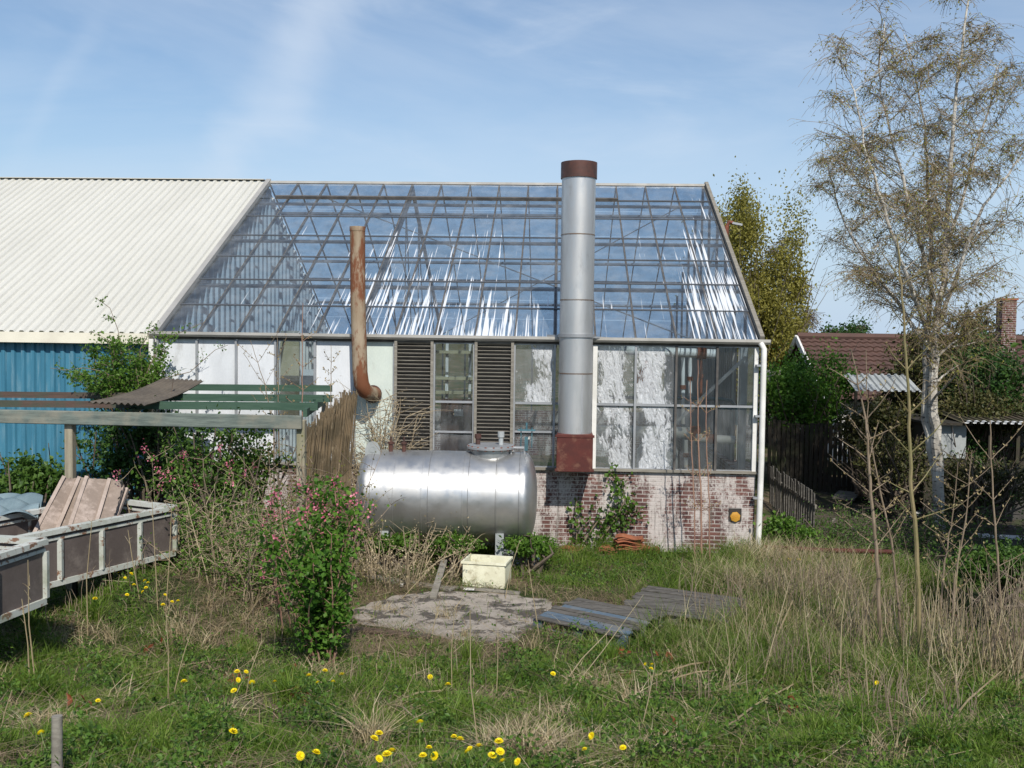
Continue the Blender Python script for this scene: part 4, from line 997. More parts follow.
g = MB(); corr(g, (xo-.15, YS-.25, zt_+.02), (1, 0, 0), Vector((0, 1, .08)).normalized(), xb-xo+.3, 2.9, .15, .045, (0, 0, 1)); g.build('corrugated_roof', M['moss_sheet'], sh)
g = MB(); corr(g, (xo-.15, YS-.33, zt_+.03), (1, 0, 0), Vector((0, 1, .08)).normalized(), xb-xo+.3, .14, .15, .045, (0, 0, 1)); g.build('roof_edge', M['pale_clad'], sh)
MB().box(((xa+xo)/2, YS+1.2, zt_+.0), (xo-xa+.1, 2.8, .05)).build('felt_roof', M['tar_shade_wood'], sh)
# debris along the ditch
rr = random.Random(5)
for i, (x, y, w_, mt, lb) in enumerate(((812, 480, .7, 'greywood', 'grey board lying flat in the shade below the dark fence, farthest left'), (838, 486, .55, 'tar_shade_wood', 'dark board tipped on the debris below the dark fence'), (858, 482, .6, 'brown_panel', 'brown sheet lying on the debris below the dark fence'), (846, 500, .5, 'greywood', 'short grey board lying nearest in the shaded debris'), (880, 492, .6, 'tar_shade_wood', 'dark board lying in the debris left of the birch'))):
    q = G(x, y); o = MB().box(q+Vector((0, 0, .09)), (w_, .5, .04), Matrix.Rotation(rr.uniform(-.6, .6), 3, 'Z') @ Matrix.Rotation(rr.uniform(.1, .35), 3, 'X')).build('scrap_board', M[mt], None, label=lb, cat='board'); bevel(o)
for i in range(26):
    x = rr.uniform(790, 1010); y = rr.uniform(470, 540); q = G(x, y); g = MB(); g.lathe(q-Vector((0, 0, .05)), (rr.uniform(-.3, .3), rr.uniform(-.3, .3), 1), [(0, .04), (.04, rr.uniform(.07, .14)), (.10, rr.uniform(.05, .12)), (.15, .01)], 6)
    g.build('stone', M['soil_stone'], None, label='rough dark stone lying in the shaded ditch right of the greenhouse', cat='stone', group='stones in the shaded ditch')
# red pipe rail
a, c = P(765, 547, 15.4), P(893, 552, 14.6); t = thing('pipe_rail', 'long rusty red pipe lying level across the grass right of the downpipe', 'pipe', tuple(a))
MB().tube([a, a.lerp(c, .5)-Vector((0, 0, .015)), c], .035, 10).build('rail_pipe', M['red_oxide'], t, smooth=True)
g = MB()
for u in (.12, .85): p = a.lerp(c, u); g.tube([p, (p.x, p.y, float(H(p.x, p.y))-.1)], .02, 8)
g.build('rail_support', M['rust'], t)
# rusty lamp pole
t = thing('lamp_pole', 'rusty pole with short bent arm beside the greenhouse gable', 'pole', (P(727, 260, 25).x, 25, 0))
a = P(727, 222, 25); g = MB(); g.tube([(a.x, 25, 0), (a.x, 25, a.z-.1), a+Vector((.05, 0, 0)), P(733, 223, 25)], .05, 10); g.build('pole', M['rust'], t, smooth=True)
MB().bar(P(732, 223, 25), P(742, 225, 25), .12, .05).build('lamp_head', M['galv'], t)

# ------------------------------------------------------------------ vegetation tools
def unit(v): return v/np.maximum(np.linalg.norm(v, axis=1, keepdims=True), 1e-9)
def leaf_np(mb, pts, size, aspect=.6, droop=0., upb=.0, rg=rng):
    """one folded diamond leaf of 2 triangles per point"""
    pts = np.asarray(pts, float); n = len(pts)
    if n == 0: return
    size = np.asarray(size)*np.ones(n)
    d = unit(rg.normal(size=(n, 3)) + np.array([0, 0, -droop])); r = rg.normal(size=(n, 3)) + np.array([0, 0, upb]); s_ = unit(np.cross(d, r))
    nm = unit(np.cross(s_, d))
    L_ = size[:, None]; a = pts; b_ = pts + d*L_*.5 + s_*L_*aspect*.5 + nm*L_*.08; c = pts + d*L_; e = pts + d*L_*.5 - s_*L_*aspect*.5 + nm*L_*.08
    V = np.stack([a, b_, c, e], 1).reshape(-1, 3); i = np.arange(n)[:, None]*4
    mb.add(V, [np.concatenate([i+np.array([[0, 1, 2]]), i+np.array([[0, 2, 3]])]).reshape(-1, 3)])
def segs_np(mb, A, B, ra, rb, n=3):
    A = np.asarray(A, float); B = np.asarray(B, float); k = len(A)
    if k == 0: return
    ra = np.asarray(ra, float)*np.ones(k); rb = np.asarray(rb, float)*np.ones(k)
    d = unit(B-A); h_ = np.where(np.abs(d[:, 2:3]) > .9, np.array([[1., 0, 0]]), np.array([[0, 0, 1.]])); x = unit(np.cross(d, h_)); y = np.cross(d, x)
    an = np.arange(n)*2*np.pi/n; rad = x[:, None, :]*np.cos(an)[None, :, None] + y[:, None, :]*np.sin(an)[None, :, None]
    V = np.concatenate([A[:, None, :]+rad*ra[:, None, None], B[:, None, :]+rad*rb[:, None, None]], 1).reshape(-1, 3)
    base = np.arange(k)[:, None, None]*2*n; j = np.arange(n); f = np.stack([j, (j+1) % n, n+(j+1) % n, n+j], -1)[None]
    mb.add(V, [(base+f).reshape(-1, 4)])
def blades_np(mb, pts, h, w, lean, rg=rng, dirbias=None):
    pts = np.asarray(pts, float); n = len(pts)
    if n == 0: return
    h = np.asarray(h)*np.ones(n); w = np.asarray(w)*np.ones(n); lean = np.asarray(lean)*np.ones(n)
    a = rg.uniform(0, 2*np.pi, n); ld = np.stack([np.cos(a), np.sin(a), np.zeros(n)], 1)
    if dirbias is not None: ld = unit(ld + dirbias)
    b_ = rg.uniform(0, 2*np.pi, n); sd_ = np.stack([np.cos(b_), np.sin(b_), np.zeros(n)], 1)*w[:, None]*.5
    up_ = np.array([[0, 0, 1.]])
    def at(t): return pts + up_*(h*(t - .35*np.minimum(lean, 1.6)*t*t))[:, None] + ld*(h*lean*t*t)[:, None]
    m1, m2, tp = at(.4), at(.75), at(1.)
    V = np.stack([pts-sd_, pts+sd_, m1+sd_*.85, m1-sd_*.85, m2+sd_*.55, m2-sd_*.55, tp], 1).reshape(-1, 3)
    i = np.arange(n)[:, None]*7
    q = np.concatenate([i+np.array([[0, 1, 2, 3]]), i+np.array([[3, 2, 4, 5]])]); t3 = i+np.array([[5, 4, 6]])
    mb.add(V, [q, t3])
def grow(rnd, p, d, length, r0, segs, wob, droop, r1=None):
    pts = [np.array(p, float)]; d = np.array(d, float); d /= np.linalg.norm(d)
    r1 = r0*.35 if r1 is None else r1
    for i in range(segs):
        d = d + np.array([rnd.gauss(0, wob), rnd.gauss(0, wob), rnd.gauss(0, wob)-droop]); d /= np.linalg.norm(d)
        pts.append(pts[-1]+d*length/segs)
    return np.array(pts), np.linspace(r0, r1, segs+1)
class Wood:
    def __init__(s): s.A = []; s.B = []; s.ra = []; s.rb = []
    def add(s, pts, rad): s.A += list(pts[:-1]); s.B += list(pts[1:]); s.ra += list(rad[:-1]); s.rb += list(rad[1:])
    def mesh(s, mb, n=3): segs_np(mb, np.array(s.A), np.array(s.B), np.array(s.ra), np.array(s.rb), n)

def cane_shrub(name, label, cat, base, canes, height, spread, leafmat_, leaf, per, twigmat='twig', flowers=None, seed=0, droop=.04, basew=.15, side=2, group=None, tiltdir=(0, 0), stems_name='stem', leafstart=.15, aspect=.65, r0=.010, cluster=.05, fl_n=0, sl=(.1, .28)):
    rnd = random.Random(seed); rg = np.random.default_rng(seed+100); base = Vector(base)
    t = thing(name, label, cat, tuple(base), group); wd = Wood(); lp = []; tips = []
    for i in range(canes):
        a = rnd.uniform(0, 2*math.pi); q = rnd.uniform(0, 1)**.5
        b0 = (base.x+basew*q*math.cos(a), base.y+basew*q*math.sin(a), float(H(base.x, base.y)) if base.z < 2 else base.z)
        if base.z > .01+float(H(base.x, base.y))+.3: b0 = (b0[0], b0[1], base.z)
        sp = spread*rnd.uniform(.1, 1)
        d = (math.cos(a)*sp+tiltdir[0], math.sin(a)*sp+tiltdir[1], 1)
        Ln = height*rnd.uniform(.55, 1.05)*math.sqrt(1+sp*sp*.5)
        pts, rad = grow(rnd, b0, d, Ln, r0, 8, .09, droop); wd.add(pts, rad)
        allp = [(pts, 1.)]
        for k in range(2, 9):
            for s_ in range(side):
                if rnd.random() < .75:
                    a2 = rnd.uniform(0, 2*math.pi); dd = np.array([math.cos(a2), math.sin(a2), rnd.uniform(-.1, .9)])
                    p2, r2 = grow(rnd, pts[k], dd, Ln*rnd.uniform(*sl), r0*.4, 4, .15, droop); wd.add(p2, r2); allp.append((p2, .7))
        for pp, wgt in allp:
            for k in range(len(pp)-1):
                if k/len(pp) < leafstart and wgt == 1.: continue
                n_ = max(1, int(per*wgt*rnd.uniform(.5, 1.4)))
                u = rg.uniform(0, 1, (n_, 1)); lp.append(pp[k]*(1-u)+pp[k+1]*u + rg.normal(0, cluster, (n_, 3)))
            tips.append(pp[-1])
    g = MB(); wd.mesh(g, 4); g.build(stems_name, M[twigmat], t)
    if lp:
        lp = np.vstack(lp); lp = lp[lp[:, 2] > H(lp[:, 0], lp[:, 1])+.02]; g = MB(); leaf_np(g, lp, rg.uniform(.6, 1.25, len(lp))*leaf, aspect, .3, 1.0, rg); g.build('leaves', M[leafmat_], t)
    if flowers:
        rnd.shuffle(tips); tips2 = sorted(tips, key=lambda p: -p[2]+rnd.uniform(-.5, .5))[:fl_n]
        for tp in tips2:
            g = MB(); k = 16; c = np.array(tp)[None]+rg.normal(0, 1, (k, 3))*np.array([[.022, .022, .04]]); leaf_np(g, c, rg.uniform(.02, .035, k), .9, .6, 0, rg); g.build('flower_cluster', M['pink'], t)
    return t

# ------------------------------------------------------------------ trees
def tree(name, label, base, stems, nbr, brlen, ntw, twlen, leafm, leaf, lper, barkm, seed, droop=.12, r0=.13, env=None, brup=.7, twr=.006, first=.3, group=None, sides=8, n2=5, lspread=.02, p2l=(.15, .35)):
    rnd = random.Random(seed); rg = np.random.default_rng(seed+9)
    t = thing(name, label, 'tree', tuple(base), group)
    g = MB(); tw = Wood(); lp = []
    limbs = []
    for si, (pl, ra, rb) in enumerate(stems):
        # smooth polyline
        pts = [Vector(p) for p in pl]; sp = []
        for i in range(len(pts)-1):
            p0 = pts[max(i-1, 0)]; p1_ = pts[i]; p2_ = pts[i+1]; p3 = pts[min(i+2, len(pts)-1)]
            for k in range(5):
                u = k/5; sp.append(.5*((2*p1_)+(p2_-p0)*u+(2*p0-5*p1_+4*p2_-p3)*u*u+(-p0+3*p1_-3*p2_+p3)*u**3))
        sp.append(pts[-1]); n = len(sp); sp = [p + Vector((rnd.gauss(0, .015), rnd.gauss(0, .015), 0)) for p in sp]
        rad = [ra+(rb-ra)*(i/(n-1))**.8 for i in range(n)]
        if si == 0: rad[0] *= 1.35; rad[1] *= 1.12
        g.tube(sp, rad, sides); limbs.append((sp, rad))
    br = Wood(); b2 = []
    tot = sum(len(l[0]) for l in limbs)
    for sp, rad in limbs:
        n = len(sp); m_ = max(3, int(nbr*n/tot)); fi = first if (sp[0]-Vector(base)).length < 1.2 else .05
        for j in range(m_):
            u = fi + (1-fi)*(j+rnd.random())/m_
            i = min(n-1, int(u*(n-1))); p = sp[i]; a = rnd.uniform(0, 2*math.pi)
            Ln = brlen*rnd.uniform(.5, 1.1)*(1.15-.75*u)
            pts, rr_ = grow(rnd, p, (math.cos(a), math.sin(a), brup*rnd.uniform(.6, 1.5)), Ln, min(.03, max(.010, rad[i]*.3)), 7, .10, droop*.15); br.add(pts, rr_); b2.append((pts, rr_, Ln))
    for pts, rr_, Ln in b2:
        for k in range(2, 8):
            for _ in range(n2):
                if rnd.random() < .6:
                    a = rnd.uniform(0, 2*math.pi); d = pts[min(k, 7)]-pts[k-1]; d = d/np.linalg.norm(d)+np.array([math.cos(a), math.sin(a), .3])*.9
                    p2, r2 = grow(rnd, pts[k], d, Ln*rnd.uniform(*p2l), twr*1.6, 4, .15, droop*.6, twr); tw.add(p2, r2)
                    for kk in range(1, 5):
                        for __ in range(ntw):
                            if rnd.random() < .7:
                                a = rnd.uniform(0, 2*math.pi); p3, r3 = grow(rnd, p2[kk], (math.cos(a), math.sin(a), rnd.uniform(-.6, .4)), twlen*rnd.uniform(.4, 1.2), twr, 4, .12, droop*2, twr*.6); tw.add(p3, r3)
                                n_ = max(0, int(lper*rnd.uniform(.3, 1.6)))
                                if n_:
                                    ii = rg.integers(0, 4, n_); u = rg.uniform(0, 1, (n_, 1)); lp.append(p3[ii]*(1-u)+p3[ii+1]*u+rg.normal(0, lspread, (n_, 3)))
    br.mesh(g, 5); tr = g.build('trunk', M[barkm], t, smooth=True)
    g = MB(); tw.mesh(g, 3); g.build('twigs', M['twig_dark'] if barkm != 'birch_bark' else M['twig_birch'], t)
    if lp:
        lp = np.vstack(lp); g = MB(); leaf_np(g, lp, rg.uniform(.6, 1.3, len(lp))*leaf, .55, .6, 0, rg); g.build('crown', M[leafm], t)
    return t
M['twig_birch'] = weathered('twig_birch', (.19, .14, .085), (.27, .21, .13), 3, .8)
YB_ = 18.9
def q_(x, y, dy=0): return P(x, y, YB_+dy)
gb = q_(940, 507); gb.z = float(H(gb.x, gb.y))-.05
stems = [([gb, q_(938, 470), q_(933, 400), q_(937, 330), q_(945, 250), q_(950, 160), q_(958, 70), q_(972, -25)], .125, .013),
         ([q_(937, 480, .1), q_(926, 420, .15), q_(926, 345, .2), q_(931, 290, .4), q_(928, 200, .7), q_(922, 110, .9), q_(905, 35, 1)], .09, .010),
         ([q_(928, 335, .1), q_(905, 270, -.6), q_(882, 205, -1), q_(862, 130, -1.1), q_(850, 75, -1)], .05, .008),
         ([q_(930, 350, .1), q_(895, 300, .6), q_(862, 255, 1.0), q_(838, 205, 1.2), q_(828, 160, 1.3)], .05, .008),
         ([q_(939, 325), q_(960, 265, -.4), q_(985, 205, -.7), q_(1015, 165, -.8), q_(1035, 120, -.8)], .05, .008),
         ([q_(943, 260), q_(965, 190, .7), q_(985, 120, 1), q_(1000, 60, 1.1)], .042, .008),
         ([q_(935, 300), q_(915, 220, -.5), q_(895, 150, -.6), q_(880, 80, -.5), q_(885, 20, -.3)], .042, .008)]
tree('birch_tree', 'tall white barked birch with fine drooping twigs and thin new leaves', gb, stems, 135, 1.7, 2, .55, 'leaf_birch', .042, 3.4, 'birch_bark', 11, .10, first=.30, twr=.0038, p2l=(.25, .55), n2=3, lspread=.015)

def simple_tree(name, label, px, ytop, ybase_Y, width, leafm, leaf, lper, seed, nbr=26, barkm='bark', ntw=2, twlen=.5, brl=None, up=.7, twr=.01, gz=0., grp=None, lsp=.05, n2=4, lean=0):
    Y = ybase_Y; tp = P(px, ytop, Y); b0 = Vector((tp.x-lean, Y, gz)); Ht = tp.z-gz
    mid = b0.lerp(tp, .5)+Vector((random.uniform(-.2, .2), 0, 0)); r_ = width
    st = [([b0, b0.lerp(tp, .25), mid, b0.lerp(tp, .8), tp], .03*Ht, .015)]
    for i in range(4):
        a = i*1.7+seed; st.append(([b0.lerp(tp, .25+.06*i), b0.lerp(tp, .5)+Vector((math.cos(a), math.sin(a), 0))*r_*.45, b0.lerp(tp, .78)+Vector((math.cos(a), math.sin(a), 0))*r_*.7], .014*Ht, .01))
    return tree(name, label, b0, st, nbr, brl or r_*.9, ntw, twlen, leafm, leaf, lper, barkm, seed, .08, brup=up, twr=twr, first=.2, group=grp, sides=6, n2=n2, lspread=lsp)

simple_tree('bare_tree', 'leafless pale twigged tree right of the olive one', 782, 238, 35, 1.7, 'bud', .07, 2.2, 22, 36, ntw=2, twlen=.6, twr=.009)
simple_tree('round_tree', 'small low olive treetop over the roof left of the birch, beside the greenhouse tree', 800, 322, 42, 1.8, 'leaf_olive', .12, 5, 23, 20)
simple_tree('round_tree', 'small dark round treetop behind the house roof ridge', 851, 327, 60, 2.2, 'leaf_dark', .22, 7, 24, 22, twr=.02, lsp=.25, twlen=.9)
simple_tree('round_tree', 'grey-green tree behind the brick chimney at the right edge', 1030, 318, 48, 3.0, 'leaf_olive', .14, 4, 25, 24, twr=.018)
# off to the right: the tree that shades the shed and the ditch
simple_tree('maple_tree', 'leafy tree standing just outside the right edge shading the shed', 1330, 60, 12.6, 2.6, 'leaf_mid', .15, 7, 26, 32, lsp=.15, twlen=.8)
simple_tree('maple_tree', 'second leafy tree outside the right edge shading the ditch', 1200, 255, 15.2, 1.9, 'leaf_mid', .14, 6, 28, 26, lsp=.15, twlen=.7)

def bush(name, label, cpx, cpy, Y, rx, ry, rz_, n, leafm, leaf, seed, twigs=120, cat='bush', z0=None, droop=.3, twm='twig_dark', aspect=.6, K=46, sp=(.10, .26)):
    rg = np.random.default_rng(seed); rnd = random.Random(seed); c = P(cpx, cpy, Y); t = thing(name, label, cat, (c.x, Y, 0))
    # clumps on an uneven shell
    cl_ = unit(rg.normal(size=(K, 3)))*rg.uniform(.45, 1.0, (K, 1)); cl_[:, 2] = np.where(cl_[:, 2] < -.5, -.5, cl_[:, 2])
    cen = np.array(c)+cl_*np.array([rx, ry, rz_]); s_ = rg.uniform(sp[0], sp[1], K)
    idx_ = rg.integers(0, K, n); pts = cen[idx_]+rg.normal(size=(n, 3))*s_[idx_][:, None]*np.array([rx, ry, rz_])*.9
    pts = pts[pts[:, 2] > .05]
    g = MB(); leaf_np(g, pts, rg.uniform(.6, 1.3, len(pts))*leaf, aspect, droop, .4, rg); g.build('foliage', M[leafm], t)
    w = Wood(); b0 = np.array([c.x, Y, 0.])
    for i in range(twigs):
        k = rnd.randrange(K); tgt = cen[k]+rg.normal(size=3)*.3*rx; st_ = b0+np.array([rnd.uniform(-.4, .4)*rx, rnd.uniform(-.3, .3), 0]); m1 = (st_*.5+tgt*.5)+rg.normal(size=3)*.15
        w.add(np.array([st_, m1, tgt]), np.array([.03, .018, .006]))
    g = MB(); w.mesh(g, 4); g.build('branches', M[twm], t); return t
bush('willow_tree', 'dense yellow-olive tree behind the right end of the greenhouse', 748, 305, 33, 2.0, 1.6, 3.7, 60000, 'leaf_willow', .10, 21, 160, 'tree', droop=1.2, twm='bark', K=90, sp=(.09, .2))
bush('conifer_bush', 'bright green feathery shrub over the dark fence right of the downpipe', 812, 396, 24.8, 1.1, .9, 1.05, 10000, 'leaf_currant', .10, 31, sp=(.14, .3))
bush('ivy_bush', 'big brown-olive bush behind the birch trunk covering the house roof', 942, 376, 24.9, 1.55, 1.2, 1.5, 15000, 'leaf_ivy', .10, 32)
bush('ivy_bush', 'darker part-ivy bush right of the birch trunk', 985, 395, 23.0, .9, .9, 1.2, 7000, 'leaf_dark', .10, 33)
bush('hedge_bush', 'dull brown shrub left of the birch above the fence', 872, 428, 22.4, .75, .7, .62, 4500, 'leaf_ivy', .09, 34)
bush('hedge_bush', 'low dark green bush beside the shed at the right edge', 960, 455, 21.5, .8, .6, .5, 2800, 'leaf_dark', .08, 35)
bush('nettle_clump', 'green weed clump at the foot of the downpipe', 790, 533, 15.9, .45, .35, .25, 2600, 'leaf_fresh', .07, 36, 20, 'weeds')
bush('nettle_clump', 'green weed clump in shade at the right edge below the shed', 1000, 565, 13.2, .6, .45, .3, 3000, 'leaf_mid', .07, 37, 20, 'weeds')
bush('low_bush', 'green leafy bush at the foot of the blue wall', 28, 483, 15.2, .62, .4, .42, 2600, 'leaf_mid', .09, 38, 40)
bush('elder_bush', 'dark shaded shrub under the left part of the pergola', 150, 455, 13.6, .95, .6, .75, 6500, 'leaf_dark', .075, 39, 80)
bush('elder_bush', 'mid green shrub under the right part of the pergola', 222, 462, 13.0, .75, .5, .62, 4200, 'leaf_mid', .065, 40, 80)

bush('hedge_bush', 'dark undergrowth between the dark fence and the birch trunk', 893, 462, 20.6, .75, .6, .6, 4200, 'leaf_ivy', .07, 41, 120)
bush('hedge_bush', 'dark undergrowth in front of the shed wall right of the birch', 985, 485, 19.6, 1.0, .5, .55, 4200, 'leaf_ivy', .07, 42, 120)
bush('ivy_bush', 'brown overgrowth hanging over the shed roof edge', 975, 412, 22.2, 1.2, .8, .5, 5200, 'leaf_ivy', .08, 43, 60)
for (xx, yy, Yd, nn, hh, lb) in ((880, 500, 17.2, 40, .9, 'dark tangle of bare twigs in the ditch left of the birch'), (1000, 520, 17.0, 40, 1.0, 'dark tangle of bare twigs below the shed'), (840, 520, 16.6, 30, .6, 'low dark twig heap behind the red pipe'), (925, 540, 15.6, 34, .6, 'low twig heap between the saplings and the birch')):
    q = gp(P(xx, yy, Yd).x, Yd); cane_shrub('twig_tangle', lb, 'bush', q, nn, hh, .8, 'leaf_mid', .045, 1, 'twig_dark', None, int(xx), droop=.05, basew=.9, side=3, cluster=.05)
for (xx, rx_, lb) in ((395, .35, 'green weeds hiding the left foot of the silver tank'), (455, .4, 'green weeds under the middle of the silver tank'), (530, .35, 'green weeds right of the leg of the silver tank')):
    bush('nettle_clump', lb, xx, 545, 14.15, rx_, .25, .17, 1500, 'leaf_fresh', .06, 200+xx, 14, 'weeds')
# climbing shrub over the pergola
cb = P(130, 415, 15.1)
cane_shrub('climbing_shrub', 'light green leafy shrub growing up through the pergola beside the blue wall', 'shrub', (cb.x, cb.y, cb.z), 22, 1.15, .55, 'leaf_fresh', .058, 8, seed=51, basew=.36, droop=.05, side=3, cluster=.04, tiltdir=(-.05, 0))
def arching(name, label, pix, Y0, Y1, leafm, leaf, per, seed, r=.008, group=None):
    rnd = random.Random(seed); rg = np.random.default_rng(seed); n = len(pix)
    W_ = Wood(); lp = []
    base = P(*pix[0], Y0); t = thing(name, label, 'branch', tuple(base), group)
    pts = np.array([list(P(x, y, Y0+(Y1-Y0)*i/(n-1))) for i, (x, y) in enumerate(pix)]); W_.add(pts, np.linspace(r, r*.4, n))
    for k in range(n-1):
        for _ in range(3):
            p2, r2 = grow(rnd, pts[k]*.5+pts[k+1]*.5, (rnd.uniform(-1, 1), rnd.uniform(-1, 1), rnd.uniform(-.2, 1)), rnd.uniform(.1, .25), r*.4, 3, .2, .02); W_.add(p2, r2)
            u = rg.uniform(0, 1, (per, 1)); i = rg.integers(0, 3, per); lp.append(p2[i]*(1-u)+p2[i+1]*u+rg.normal(0, .02, (per, 3)))
    g = MB(); W_.mesh(g, 4); g.build('stem', M['twig'], t); g = MB(); lp = np.vstack(lp); leaf_np(g, lp, rg.uniform(.6, 1.2, len(lp))*leaf, .55, .2, .6, rg); g.build('leaves', M[leafm], t)
arching('shrub_branch', 'long leafy shoot rising highest over the cream roof edge', [(125, 395), (122, 360), (118, 330), (110, 308), (95, 297)], 15.1, 14.9, 'leaf_fresh', .055, 9, 61)
arching('shrub_branch', 'leafy shoot reaching left across the blue wall', [(120, 385), (105, 372), (85, 368), (65, 370), (50, 368)], 15.1, 14.9, 'leaf_fresh', .05, 6, 62)
arching('shrub_branch', 'leafy shoot reaching right in front of the first white panels', [(140, 390), (165, 378), (190, 372), (215, 350), (228, 345)], 15.1, 15.2, 'leaf_fresh', .05, 6, 63)
arching('shrub_branch', 'leafy shoot leaning right against the greenhouse roof corner', [(140, 390), (150, 365), (160, 345), (175, 335), (205, 322)], 15.1, 15.3, 'leaf_fresh', .05, 6, 64)
arching('shrub_branch', 'leafy shoot standing straight up at the corner of the two roofs', [(135, 390), (142, 370), (140, 350), (148, 335), (150, 322)], 15.1, 15.2, 'leaf_fresh', .055, 9, 65)

# flowering currants
q = G(322, 668)
cane_shrub('currant_bush', 'bright green currant shrub with pink blossom standing in the foreground', 'shrub', q, 32, 1.7, .05, 'leaf_currant', .056, 6, 'stem_red', True, 171, droop=.0, basew=.15, side=2, cluster=.038, sl=(.05, .15), fl_n=34, leafstart=.0, aspect=.85)
q = G(290, 640)
cane_shrub('currant_bush', 'slim currant shoots with pink flower clusters left of the bright green shrub', 'shrub', q, 5, 1.7, .12, 'leaf_fresh', .05, 1, 'stem_red', True, 72, droop=.0, basew=.08, side=1, fl_n=12, tiltdir=(-.02, 0))
q = gp(P(205, 500, 12.4).x, 12.4)
cane_shrub('currant_bush', 'tangled currant shrub with dark pink blossom below the pergola beam', 'shrub', q, 30, 1.75, .38, 'leaf_fresh', .06, 4, 'straw_twig', True, 73, droop=.01, basew=.55, side=2, fl_n=30, cluster=.05)
q = gp(P(255, 500, 11.8).x, 11.8)
cane_shrub('bramble_bush', 'thicket of dry brown canes with sparse leaves beside the pergola post', 'bush', q, 130, 1.3, .35, 'leaf_fresh', .04, 1, 'straw_twig', None, 74, droop=.02, basew=.7, side=2, cluster=.04)
q = gp(P(322, 500, 12.1).x, 12.15)
cane_shrub('bramble_bush', 'dry bramble canes climbing over the brushwood screen', 'bush', q, 34, 2.0, .12, 'leaf_olive', .04, 2, 'twig', None, 75, droop=.01, basew=.4, side=2, cluster=.04)
q = gp(P(186, 560, 11.8).x, 11.9)
cane_shrub('bramble_bush', 'leafy weeds and canes growing round the far cart corner', 'bush', q, 14, .5, .4, 'leaf_fresh', .05, 3, 'twig', None, 76, droop=.02, basew=.5, side=2, cluster=.05)
q = gp(P(400, 560, 13.6).x, 13.5)
cane_shrub('bramble_bush', 'bare straw coloured canes leaning against the silver tank', 'bush', q, 60, .9, .8, 'straw', .03, 0, 'straw_twig', None, 77, droop=.04, basew=.9, side=1)
# dead climber on wall by the rusty flue
q = P(378, 455, 15.6)
g_ = cane_shrub('dead_climber', 'grey dead vine tangle on the wall under the rusty pipe elbow', 'vine', (q.x-.1, 15.75, .15), 46, 2.4, .10, 'straw', .03, 0, 'straw_twig', None, 78, droop=.012, basew=.30, side=3, r0=.014)
# ivy on brick
q = P(612, 545, 15.85)
def ivy(label, pts, seed, n=55, spread=.10, leafm='leaf_fresh', leaf=.075, name='ivy_plant'):
    rg = np.random.default_rng(seed); W3 = np.array([list(P(x, y, 15.9)) for x, y in pts]); t = thing(name, label, 'ivy', tuple(W3[0]))
    w = Wood(); w.add(W3, np.linspace(.012, .006, len(W3))); g = MB(); w.mesh(g, 5); g.build('vine_stem', M['twig'], t)
    lp = np.vstack([W3[i]*(1-u)+W3[i+1]*u + rg.normal(size=(n, 3))*np.array([spread, .035, spread]) for i in range(len(W3)-1) for u in [rg.uniform(0, 1, (n, 1))]]); lp[:, 1] = np.minimum(lp[:, 1], 15.96)
    g = MB(); leaf_np(g, lp, rg.uniform(.6, 1.2, len(lp))*leaf, .9, .4, .3, rg); g.build('leaves', M[leafm], t)
ivy('bright green ivy climbing the brick base right of the flue', [(600, 540), (615, 520), (625, 500), (622, 485), (611, 473)], 81)
ivy('spreading ivy clump in front of the clay tiles', [(585, 540), (597, 522), (618, 515), (640, 510)], 82, 75, .13, 'leaf_mid')
ivy('thin green shoot climbing the brick under the red flue box', [(576, 548), (577, 530), (575, 512), (577, 500)], 83, 22, .05)

# ------------------------------------------------------------------ saplings
def sapling(label, pix, Y, r0, r1, nbr, blen, seed, mat='twig', budm='bud', buds=1, name='sapling', dn=.0):
    rnd = random.Random(seed); rg = np.random.default_rng(seed); pts = [P(x, y, Y) for x, y in pix]; b0 = pts[0].copy(); b0.z = float(H(b0.x, b0.y))-.03
    pts[0] = b0; n = len(pts); t = thing(name, label, 'sapling', tuple(b0))
    g = MB(); sp = []
    for i in range(n-1):
        for k in range(6): sp.append(pts[i].lerp(pts[i+1], k/6)+Vector((rnd.gauss(0, .004), rnd.gauss(0, .005), 0)))
    sp.append(pts[-1]); m_ = len(sp); g.tube(sp, [r0+(r1-r0)*i/(m_-1) for i in range(m_)], 7); g.build('trunk', M[mat], t, smooth=True)
    w = Wood(); bp = []
    for j in range(nbr):
        i = int((.3+.68*j/nbr)*(m_-1)); sgn = 1 if j % 2 else -1; a = rnd.gauss(0, .5)
        for sg in (1, -1):
            p2, r2 = grow(rnd, sp[i], (sg*math.cos(a), math.sin(a), rnd.uniform(.5, 1.3)), blen*rnd.uniform(.4, 1.1), r0*.28, 5, .06, -.02, .003); w.add(p2, r2)
            for k in (1, 2, 3, 4, 5):
                for _ in range(buds): bp.append(p2[k]+rg.normal(0, .01, 3))
    g = MB(); w.mesh(g, 4); g.build('side_branch', M[mat], t)
    g = MB(); bp = np.array(bp); leaf_np(g, np.repeat(bp, 2, 0), .035, .5, -.8, 0, rg); g.build('buds', M[budm], t)
sapling('tallest straight sapling with greenish stem in front of the birch crown', [(921, 640), (918, 560), (911, 480), (909, 400), (903, 310), (897, 235)], 9.6, .026, .006, 7, .5, 91, 'stem_green')
sapling('forked sapling with brown stem left of the tallest one', [(882, 650), (877, 560), (870, 480), (866, 420), (851, 350)], 10.4, .024, .006, 7, .5, 92)
sapling('slender leaning sapling growing against the forked one', [(905, 620), (893, 550), (880, 490), (868, 430), (866, 350)], 10.6, .014, .004, 5, .35, 93)
sapling('thin sapling with opposite twigs near the right edge', [(1003, 640), (1000, 580), (993, 500), (990, 420)], 10.2, .016, .005, 5, .55, 94)
